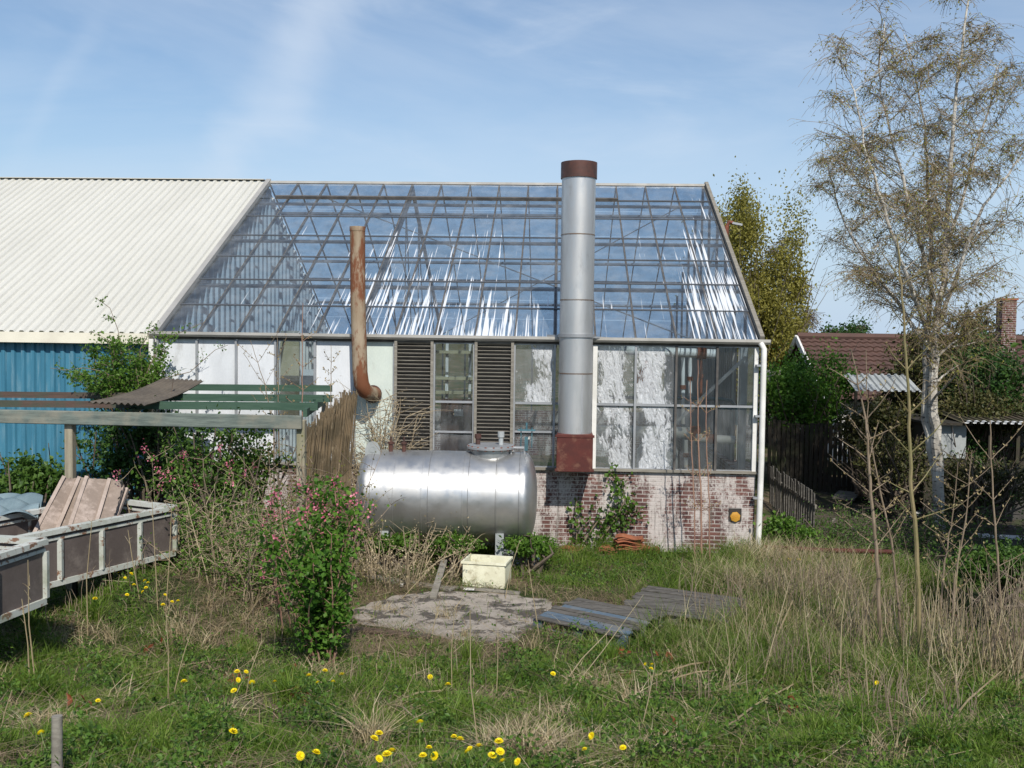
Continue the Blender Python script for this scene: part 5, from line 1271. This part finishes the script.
sapling('bushy low sapling between the tallest one and the right edge', [(950, 640), (955, 580), (966, 520), (972, 450)], 9.9, .014, .004, 6, .5, 95)
sapling('low sapling with many buds right of the birch base', [(938, 600), (945, 560), (952, 520), (958, 462)], 11, .012, .004, 6, .35, 96)
for i, (x, lb) in enumerate(((691, 'thin bare stem before the brick base, leftmost of three'), (698, 'thickest of three bare stems before the brick base'), (706, 'thin bare stem before the brick base, rightmost of three'))):
    sapling(lb, [(x+4, 560), (x+3, 500), (x, 430), (x-1+i, 350 + (10 if i == 1 else 30))], 15.0, .018 if i == 1 else .012, .006, 4, .3, 100+i, 'stem_red')
sapling('thin pinkish stem rising before the greenhouse window left of the rusty pipe', [(303, 500), (303, 440), (302, 380), (303, 303)], 12.8, .012, .004, 6, .28, 110, 'stem_red')
sapling('bare forked stem before the third white panel', [(275, 480), (274, 430), (265, 385), (250, 340)], 13.0, .010, .003, 5, .5, 111)
sapling('bare upright stem before the dark left window', [(279, 480), (279, 430), (278, 380), (277, 335)], 13.0, .010, .003, 5, .3, 112)
sapling('bare stem with paired buds before the white panel left of the rusty pipe', [(330, 470), (331, 420), (331, 380), (331, 345)], 13.2, .009, .003, 6, .2, 113)

# wooden post with straw tuft
q = G(57, 790); a = P(57, 716, q.y)
t = thing('fence_post', 'short grey wooden post in the bottom left foreground', 'post', tuple(q)); MB().tube([q-Vector((0, 0, .1)), a], [.028, .026], 12).build('post_shaft', M['greywood'], t, smooth=True)
q2 = G(50, 735)
# ------------------------------------------------------------------ ground cover
def inpoly(X, Y, poly):
    n = len(poly); ins = np.zeros(len(X), bool); j = n-1
    for i in range(n):
        xi, yi, xj, yj = poly[i].x, poly[i].y, poly[j].x, poly[j].y
        c = ((yi > Y) != (yj > Y)) & (X < (xj-xi)*(Y-yi)/(yj-yi+1e-12)+xi); ins ^= c; j = i
    return ins
concw = poly_world(CONC); soilw = poly_world(SOILR)
brown1 = poly_world([(150, 600), (200, 575), (300, 568), (345, 600), (290, 655), (210, 650)])
brown2 = poly_world([(330, 600), (345, 575), (440, 568), (560, 590), (640, 600), (640, 612), (560, 640), (480, 665), (350, 660)])
tall = poly_world([(640, 600), (735, 560), (800, 545), (880, 560), (960, 600), (1040, 640), (1040, 700), (900, 690), (760, 690), (650, 660)])
_p2 = rng.uniform(0, 6.28, 30); _f2 = rng.uniform(.8, 6, (30, 2))*rng.choice([-1, 1], (30, 2))
def nz(X, Y, o=0, s_=1.): return sum(np.sin(s_*(_f2[(i+o) % 30, 0]*X + _f2[(i+o) % 30, 1]*Y) + _p2[(i+o) % 30]) for i in range(10))/10*1.6
def inview(X, Y, Z, pad=190):
    d = np.stack([X, Y, Z-CZ], 1); dp_ = d@np.array(CF); u = 512+F*(d@np.array(CR))/dp_; v_ = 384-F*(d@np.array(CU))/dp_
    return (u > -pad-60) & (u < 1024+pad+60) & (v_ < 768+pad+40) & (dp_ > 1)
def scatter(n, y0=4.4, y1=15.7, power=1.0):
    Y = y0+(y1-y0)*rng.uniform(0, 1, n)**power
    n = int(n*1.25); Y = y0+(y1-y0)*rng.uniform(0, 1, n)**power; X = rng.uniform(-.76, .72, n)*Y
    Z = H(X, Y); k = inview(X, Y, Z); X, Y, Z = X[k], Y[k], Z[k]
    k = ~((X > 3.4) & (Y > 15.0) & (Y < 16)) | (X > 3.6); return X[k], Y[k], Z[k]
palw = poly_world([(545, 608), (600, 604), (655, 630), (632, 648), (555, 632)]); palw2 = poly_world([(632, 604), (690, 600), (742, 616), (725, 632), (650, 624)])
def bare(X, Y): return inpoly(X+.12*nz(X, Y, 6, 3), Y+.12*nz(X, Y, 2, 3), concw) | inpoly(X, Y, palw) | inpoly(X, Y, palw2)
only_pal = lambda X, Y: inpoly(X, Y, palw) | inpoly(X, Y, palw2)
def brown(X, Y): return inpoly(X, Y, brown1) | inpoly(X, Y, brown2)
# fine green grass
X, Y, Z = scatter(330000, power=1.25); n1 = nz(X, Y, 0); br_ = brown(X, Y); bs = inpoly(X, Y, soilw)
pr = np.clip(.42+.85*n1, .06, 1); pr = np.where(br_, .14, pr); pr = np.where(bare(X, Y), 0.03, pr); pr = np.where(only_pal(X, Y), 0, pr); pr = np.where(bs, .3, pr)
k = rng.uniform(0, 1, len(X)) < pr; X, Y, Z = X[k], Y[k], Z[k]; it = inpoly(X+.5*nz(X, Y, 3, 2), Y+.7*nz(X, Y, 8, 2), tall)
h = rng.uniform(.05, .15, len(X))*(1+.5*nz(X, Y, 5))*np.where(it, 2.2, 1.)*np.where(Y > 13, 1.5, 1.); h = np.clip(h, .03, .6)
g = MB(); blades_np(g, np.stack([X, Y, Z], 1), h, rng.uniform(.004, .009, len(X)), rng.uniform(.2, 1.3, len(X)))
g.build('green_grass', M['grass'], None, label='low green grass covering the yard', cat='grass', kind='stuff')
# broad leaved weeds
X, Y, Z = scatter(260000, power=1.3); n2 = nz(X, Y, 11, 1.3)
pr = np.clip(.25+1.1*n2, 0, 1); pr = np.where(brown(X, Y), .06, pr); pr = np.where(bare(X, Y), .015, pr); pr = np.where(only_pal(X, Y), 0, pr); pr = np.where(inpoly(X, Y, soilw), .03, pr)
pr = np.where((Y > 13.4) & (X < 3.2) & (X > .5), np.maximum(pr, .7), pr)
k = rng.uniform(0, 1, len(X)) < pr; X, Y, Z = X[k], Y[k], Z[k]
hh = np.where(bare(X, Y), .2, 1)*rng.uniform(0, 1, len(X))**.7*np.clip(.11+.24*nz(X, Y, 17, 1.9), .02, .36)
g = MB(); kk = rng.uniform(0, 1, len(X)) < .55
leaf_np(g, np.stack([X, Y, Z+hh+.01], 1)[kk], rng.uniform(.022, .06, kk.sum())*np.where(Y[kk] < 8, .85, 1.), .5, .15, 1.5); g.build('broad_leaf_weeds', M['leaf_weed'], None, label='dark broad-leaved weeds between the grass', cat='weeds', kind='stuff')
g = MB(); leaf_np(g, np.stack([X, Y, Z+hh+.01], 1)[~kk], rng.uniform(.018, .045, (~kk).sum()), .6, .1, 1.5); g.build('bright_weeds', M['leaf_fresh'], None, label='lighter green weeds between the grass', cat='weeds', kind='stuff')
# matted dead thatch
X, Y, Z = scatter(120000, power=1.1); n3 = nz(X, Y, 21)
pr = np.clip(.05+.95*n3, .06, 1)*.75; pr = np.where(brown(X, Y), .8, pr); pr = np.where(bare(X, Y), .07, pr); pr = np.where(only_pal(X, Y), .02, pr)
k = rng.uniform(0, 1, len(X)) < pr; X, Y, Z = X[k], Y[k], Z[k]
g = MB(); blades_np(g, np.stack([X, Y, Z+rng.uniform(0, .04, len(X))], 1), rng.uniform(.05, .2, len(X)), rng.uniform(.003, .008, len(X)), rng.uniform(1.5, 4., len(X))); g.build('dead_thatch', M['thatch'], None, label='matted brown dead grass on the ground', cat='dead grass', kind='stuff')
# straw clumps
def clumps(cs_, name, label, mat='straw', wd=(.004, .009)):
    g = MB()
    for (x, y, n, r_, hh_, ln) in cs_:
        c = G(x, y); a = rng.uniform(0, 6.28, n); q_r = r_*rng.uniform(0, 1, n)**.6; X = c.x+np.cos(a)*q_r; Y = c.y+np.sin(a)*q_r*.8
        blades_np(g, np.stack([X, Y, H(X, Y)], 1), rng.uniform(.4, 1.1, n)*hh_, rng.uniform(wd[0], wd[1], n), rng.uniform(.2, ln, n))
    g.build(name, M[mat], None, label=label, cat='dead grass' if mat == 'straw' else 'grass', kind='stuff')
clumps([(50, 735, 500, .16, .20, 2.5), (520, 760, 700, .25, .28, 1.6), (575, 752, 400, .2, .2, 2.5), (370, 748, 160, .12, .35, 1.8), (785, 600, 1500, .85, .62, 1.6), (720, 590, 500, .5, .5, 1.6), (840, 575, 700, .7, .6, 1.4), (775, 630, 350, .5, .42, 1.6), (850, 590, 500, .7, .6, 1.2), (830, 640, 350, .6, .55, 1.2), (790, 640, 500, .5, .4, 2.4), (700, 662, 260, .35, .3, 1.8), (270, 560, 900, .6, .55, 1.2), (400, 560, 900, .7, .45, 2.2), (350, 572, 600, .5, .35, 2.2), (960, 670, 160, .7, .5, 1.2), (655, 760, 350, .25, .25, 2.2), (230, 585, 350, .4, .3, 2.), (905, 610, 200, .6, .5, .9), (320, 680, 250, .3, .25, 2), (1010, 690, 120, .4, .5, 1.), (60, 640, 250, .5, .25, 2.2), (180, 640, 250, .4, .25, 2.2), (590, 690, 150, .2, .3, 2), (890, 690, 260, .6, .4, 1.6), (775, 570, 900, .6, .6, 1.1)],
       'straw_tufts', 'tufts of pale dry straw grass')
tu = []
for i in range(150):
    x = random.uniform(-20, 1040); y = 545+225*random.random()**.8
    if (150 < x < 345 and y < 640) or (330 < x < 560 and y < 650) or (530 < x < 750 and 596 < y < 650): continue
    tu.append((x, y, random.randint(60, 170), random.uniform(.05, .16), random.uniform(.16, .34), random.uniform(.5, 1.3)))
tu += [(370+i*14+random.uniform(-6, 6), 552+random.uniform(-6, 8), 160, .2, random.uniform(.25, .45), .9) for i in range(13)]
tu += [(540+i*16, 556+random.uniform(-5, 8), 150, .2, random.uniform(.22, .4), .9) for i in range(14)]
clumps(tu, 'grass_tufts', 'thick tufts of longer green grass', 'grass', (.005, .010))
clumps([(random.uniform(-10, 1030), random.uniform(600, 765), random.randint(20, 60), random.uniform(.05, .2), random.uniform(.12, .3), random.uniform(.8, 2.5)) for _ in range(90)], 'dry_tufts', 'small dry tufts through the meadow')
# tall mixed grass at the right: green partner
g = MB(); X, Y, Z = scatter(110000, 6.5, 15.6); k = inpoly(X+.5*nz(X, Y, 3, 2), Y+.7*nz(X, Y, 8, 2), tall) & (rng.uniform(0, 1, len(X)) < .45+.5*nz(X, Y, 14)) & ~only_pal(X, Y); X, Y, Z = X[k], Y[k], Z[k]
blades_np(g, np.stack([X, Y, Z], 1), rng.uniform(.25, .6, len(X)), rng.uniform(.005, .010, len(X)), rng.uniform(.2, 1., len(X))); g.build('tall_grass', M['grass_mix'], None, label='knee-high green grass right of the pallets', cat='grass', kind='stuff')
g = MB()
for (x, y, n_, r_, hh_) in ((870, 650, 120, .7, .9), (985, 680, 110, .7, 1.2), (930, 650, 80, .8, 1.0), (1020, 680, 110, .6, 1.2), (830, 610, 220, .8, .8), (740, 620, 120, .8, .7), (790, 680, 90, .7, .6), (900, 720, 60, .6, .5), (690, 700, 25, .6, .4), (100, 600, 30, .6, .5), (420, 690, 22, .8, .4), (250, 640, 30, .7, .4)):
    c = G(x, y); a = rng.uniform(0, 6.28, n_); q_r = r_*rng.uniform(0, 1, n_)**.6; X = c.x+np.cos(a)*q_r; Y = c.y+np.sin(a)*q_r; A = np.stack([X, Y, H(X, Y)], 1); ln = rng.uniform(.3, 1, n_)*hh_
    B = A+np.stack([rng.normal(0, .12, n_), rng.normal(0, .12, n_), np.ones(n_)], 1)*ln[:, None]*.6; C2 = B+np.stack([rng.normal(0, .3, n_), rng.normal(0, .3, n_), np.ones(n_)], 1)*ln[:, None]*.4
    segs_np(g, A, B, .0038, .003, 4); segs_np(g, B, C2, .003, .0015, 4)
g2 = MB()
for (x, y, n_, r_, hh_) in ((1000, 690, 60, .6, 1.15), (950, 680, 45, .6, .9), (890, 660, 40, .6, .8), (840, 640, 50, .8, .8), (760, 650, 40, .8, .7)):
    c = G(x, y)
    for _ in range(n_):
        a = random.uniform(0, 6.28); q_ = r_*random.random()**.6; X0, Y0 = c.x+math.cos(a)*q_, c.y+math.sin(a)*q_*.7
        p2, r2 = grow(random, (X0, Y0, float(H(X0, Y0))), (random.gauss(0, .16), random.gauss(0, .16), 1), hh_*random.uniform(.4, 1), .0055, 5, .06, .015, .002)
        segs_np(g2, p2[:-1], p2[1:], r2[:-1], r2[1:], 5)
g2.build('pale_stems', M['straw'], None, label='pale arched weed stems at the edge of the ditch', cat='stems', kind='stuff')
g.build('bare_stems', M['stem_brown'], None, label='thin bare weed stems standing in the rough grass', cat='stems', kind='stuff')
# fallen twigs litter
X, Y, Z = scatter(750, power=1.2); a = rng.uniform(0, 6.28, len(X)); ln = rng.uniform(.08, .45, len(X)); tl_ = rng.uniform(-.05, .25, len(X))
A = np.stack([X, Y, Z+.03], 1); B = A+np.stack([np.cos(a)*ln, np.sin(a)*ln, tl_*ln+.02], 1); g = MB(); segs_np(g, A, B, .003, .0015, 4); g.build('twig_litter', M['straw'], None, label='dry broken stems scattered through the grass', cat='litter', kind='stuff')
# reddish dock leaves
g = MB()
for (x, y) in ((620, 642), (618, 660), (625, 685), (72, 718), (300, 683), (298, 703), (828, 665), (950, 620), (150, 655), (232, 688), (690, 740), (790, 715), (670, 668)):
    c = G(x, y); n = 16; leaf_np(g, np.array(c)+rng.normal(size=(n, 3))*np.array([.05, .05, .02])+np.array([0, 0, .06]), rng.uniform(.05, .1, n), .45, .1, 1.5)
g.build('dock_leaves', M['leaf_red'], None, label='rust red dying dock leaves low in the grass', cat='weeds', kind='stuff')

# ------------------------------------------------------------------ tall dead stalks, one object each
def stalk(label, a, b_, r=.005, group=None, dy=0., sides=0, mat='straw'):
    A = G(*a); B = P(*b_, A.y+dy); t = thing('dead_stalk', label, 'stalk', tuple(A), group)
    rnd = random.Random(int(a[0]*7+b_[1])); mid_ = A.lerp(B, .5)+Vector((rnd.uniform(-.03, .03), rnd.uniform(-.03, .03), 0))
    g = MB(); g.tube([A-Vector((0, 0, .02)), A.lerp(mid_, .5), mid_, mid_.lerp(B, .5), B], [r, r*.95, r*.8, r*.7, r*.5], 6); g.build('stalk_stem', M[mat], t, smooth=True)
    w = Wood()
    for j in range(3+sides):
        p = A.lerp(B, rnd.uniform(.35, .98)); p2, r2 = grow(rnd, p, (rnd.uniform(-1, 1), rnd.uniform(-1, 1), .9), rnd.uniform(.03, .12), r*.5, 3, .1, .02); w.add(p2, r2)
    g = MB(); w.mesh(g, 4); g.build('side_shoot', M[mat], t)
ST = [((168, 702), (166, 612), 'pale upright stalk left of the middle of the left meadow'), ((172, 700), (197, 614), 'pale leaning stalk crossing the upright one in the left meadow'),
      ((30, 688), (22, 600), 'stalk rising under the near cart, the left one'), ((36, 690), (28, 560), 'long thin stalk in front of the near cart panel'), ((52, 640), (46, 590), 'short stalk under the corner of the near cart'),
      ((88, 640), (92, 520), 'thin stalk in front of the far cart middle'), ((140, 600), (128, 530), 'thin stalk in front of the far cart right end'), ((158, 610), (152, 500), 'tall stalk at the far cart corner, left of a pair'), ((166, 610), (172, 500), 'tall stalk at the far cart corner, right of a pair'),
      ((0, 740), (12, 690), 'short pale stalk at the left edge of the meadow'), ((245, 700), (262, 640), 'short pale stalk left of the currant shrub'), ((452, 700), (455, 606), 'pale stalk standing before the concrete'),
      ((480, 762), (470, 610), 'tall grey stalk in the bottom centre'), ((496, 705), (498, 628), 'short stalk right of the tall grey one'), ((555, 680), (560, 640), 'very short stalk left of the blue-grey pallet'), ((378, 690), (381, 638), 'short pale stalk at the left of the concrete'),
      ((560, 690), (610, 630), 'leaning straw stalk before the blue-grey pallet'), ((565, 700), (640, 600), 'long leaning stalk crossing the blue-grey pallet'), ((430, 655), (440, 600), 'stalk standing on the concrete edge'),
      ((540, 640), (528, 560), 'stalk bending by the glass shard'), ((505, 600), (520, 540), 'leaning stalk right of the cream crate'), ((400, 600), (452, 545), 'straw stalk leaning across before the crate'),
      ((730, 700), (722, 600), 'stalk right of the brown-grey pallet'), ((760, 690), (790, 580), 'leaning stalk in the tall straw grass'), ((815, 700), (800, 560), 'grey stalk left of the forked sapling'), ((840, 690), (850, 560), 'grey stalk just left of the forked sapling'),
      ((925, 690), (940, 560), 'pale stalk just right of the tallest sapling'), ((945, 680), (960, 540), 'pale arched stalk beside the bushy sapling'), ((968, 690), (955, 570), 'pale stalk leaning left at the lower right'), ((985, 690), (1010, 560), 'pale stalk leaning right at the lower right'),
      ((640, 735), (655, 665), 'short stalk right of the bottom centre'), ((700, 720), (690, 640), 'stalk below the brown-grey pallet'), ((870, 720), (862, 600), 'stalk under the forked sapling'), ((1018, 700), (1022, 640), 'reddish stalk at the lower right corner'),
      ((312, 600), (318, 520), 'pale stalk in front of the reed screen'), ((245, 600), (232, 520), 'stalk in the bramble thicket left of the reed screen'), ((380, 560), (392, 470), 'stalk before the left end of the silver tank'), ((440, 560), (452, 500), 'stalk before the middle of the silver tank')]
for i, (a, b_, lb) in enumerate(ST): stalk(lb, a, b_, .0045 if a[1] > 690 else .006, 'tall dead stalks in the yard')
def lying(label, a, b_, r=.008, z0=.06, z1=.08):
    A = G(*a)+Vector((0, 0, z0)); B = G(*b_)+Vector((0, 0, z1)); t = thing('fallen_stalk', label, 'stalk', tuple(A)); m_ = A.lerp(B, .5)+Vector((0, .03, .03))
    MB().tube([A, A.lerp(m_, .5), m_, m_.lerp(B, .5), B], [r, r, r*.9, r*.8, r*.6], 6).build('stalk_stem', M['straw'], t, smooth=True)
    rnd = random.Random(int(a[0])); w = Wood()
    for j in range(5): p2, r2 = grow(rnd, A.lerp(B, rnd.uniform(.2, .9)), (rnd.uniform(-1, 1), rnd.uniform(-1, 1), .5), .1, r*.4, 3, .1, 0); w.add(p2, r2)
    g = MB(); w.mesh(g, 4); g.build('side_shoot', M['straw'], t)
lying('long fallen stalk lying across the left meadow', (125, 690), (225, 668))
lying('fallen stalk lying before the currant shrub', (246, 628), (285, 585), .010, .1, .3)
lying('pale fallen stalk on the brown grass left of the currant shrub', (222, 582), (282, 578), .010, .2, .2)
lying('fallen stalk fanning out in the bottom centre', (380, 715), (452, 700))
lying('pair partner of the fanning stalk lying lower', (385, 712), (420, 735))
lying('thick yellow bent stalk below the brown-grey pallet', (762, 685), (792, 630), .012, .05, .35)
lying('long straw stalk lying right of the blue-grey pallet', (640, 690), (735, 668), .010, .08, .1)
lying('second straw stalk lying parallel right of the blue-grey pallet', (650, 694), (740, 680), .008, .08, .1)
lying('long fallen stalk running to the lower right', (690, 765), (800, 690), .008)
lying('fallen stalk at the bottom right leaning on saplings', (925, 762), (1000, 700), .008, .05, .25)

# ------------------------------------------------------------------ dandelions
def mk_dandelion():
    t = thing('dandelion', 'yellow dandelion in bloom', 'dandelion', (0, 0, 0)); rg = np.random.default_rng(3)
    g = MB()
    for ring, (n, r_, z0_, z1_) in enumerate(((18, .027, .0, .004), (14, .021, .004, .012), (10, .013, .007, .017))):
        for i in range(n):
            a = 2*math.pi*(i+.5*ring)/n; ca, sa = math.cos(a), math.sin(a); w_ = .0045
            g.add([(0, 0, z0_), (ca*r_*.6-sa*w_, sa*r_*.6+ca*w_, z1_), (ca*r_, sa*r_, z1_+.001), (ca*r_*.6+sa*w_, sa*r_*.6-ca*w_, z1_)], [(0, 1, 2, 3)])
    hd = g.build('flower_head', M['yellow'], t)
    g = MB(); g.tube([(0, 0, -.19), (.004, 0, -.08), (0, 0, -.001)], .0025, 5); g.lathe((0, 0, -.010), (0, 0, 1), [(0, .002), (.004, .009), (.010, .008)], 8); sm = g.build('flower_stem', M['leaf_fresh_solid'], t)
    remember(t, [hd, sm]); return t
M['leaf_fresh_solid'] = weathered('stem_soft_green', (.12, .19, .05), (.17, .23, .08), 5, .6)
DG = [('dandelion blooming in the patch below the far cart', 'dandelions below the far cart', [(119, 573), (125, 578), (131, 574), (139, 572), (134, 585), (145, 581), (148, 583), (146, 588), (143, 592), (95, 599), (165, 595), (163, 605), (172, 602), (178, 601), (127, 595)]),
      ('dandelion blooming in the left meadow between the two carts and the currant shrub', 'dandelions in the left meadow', [(237, 672), (246, 672), (238, 680), (252, 683), (275, 682), (184, 682), (234, 691)]),
      ('dandelion blooming right at the foot of the currant shrub', 'dandelions under the currant shrub', [(309, 676), (325, 671), (318, 683), (333, 682), (342, 675)]),
      ('dandelion of the close pair low in the left foreground', 'dandelion pair in the left foreground', [(232, 727), (233, 732)]),
      ('dandelion near the wooden post at the bottom left', 'dandelions by the wooden post', [(28, 716), (41, 733), (98, 701)]),
      ('dandelion at the bottom edge below the currant shrub', 'dandelions at the bottom edge', [(300, 756), (316, 753)]),
      ('dandelion in the crowded patch at the bottom centre', 'dandelions at the bottom centre', [(379, 734), (374, 739), (420, 723), (454, 737), (460, 740), (429, 748), (423, 756), (435, 756), (392, 752), (387, 755), (379, 759), (479, 747), (470, 749), (468, 752), (499, 742), (500, 752), (492, 756), (503, 762), (518, 762)]),
      ('dandelion in the loose row right of the bottom centre', 'dandelions right of the bottom centre', [(592, 736), (585, 750), (623, 748)]),
      ('dandelion in the cluster of three before the pallets', 'dandelion cluster before the pallets', [(646, 665), (652, 665), (651, 669)]),
      ('lone dandelion before the concrete, the left of two', None, [(430, 677)]), ('lone dandelion before the concrete, the right of two', None, [(448, 685)]),
      ('lone dandelion left of the blue-grey pallet', None, [(553, 674)]), ('lone dandelion below the forked sapling', None, [(877, 683)]),
      ('dandelion beside the red pipe right of the greenhouse', 'dandelions beside the red pipe', [(790, 559), (799, 560)])]
proto = mk_dandelion(); first = True; rd = random.Random(9)
for lb, grp, pts in DG:
    for (x, y) in pts:
        o = proto if first else copy_tree(proto); first = False
        q = G(x, y); hgt = .17 if y > 640 else .22; top = q; yy = q.y
        while top.z-float(H(top.x, top.y)) < hgt: yy -= .02; top = P(x, y, yy)
        o.location = top; s_ = rd.uniform(.75, 1.15); o.scale = (s_, s_, s_); o.rotation_euler = (rd.uniform(-.1, 1.0), rd.uniform(-.4, .4), rd.uniform(0, 6))
        o['label'] = lb
        if grp: o['group'] = grp
        elif 'group' in o: del o['group']
# small trees' finishing: nothing else
print('objects', len(bpy.data.objects))
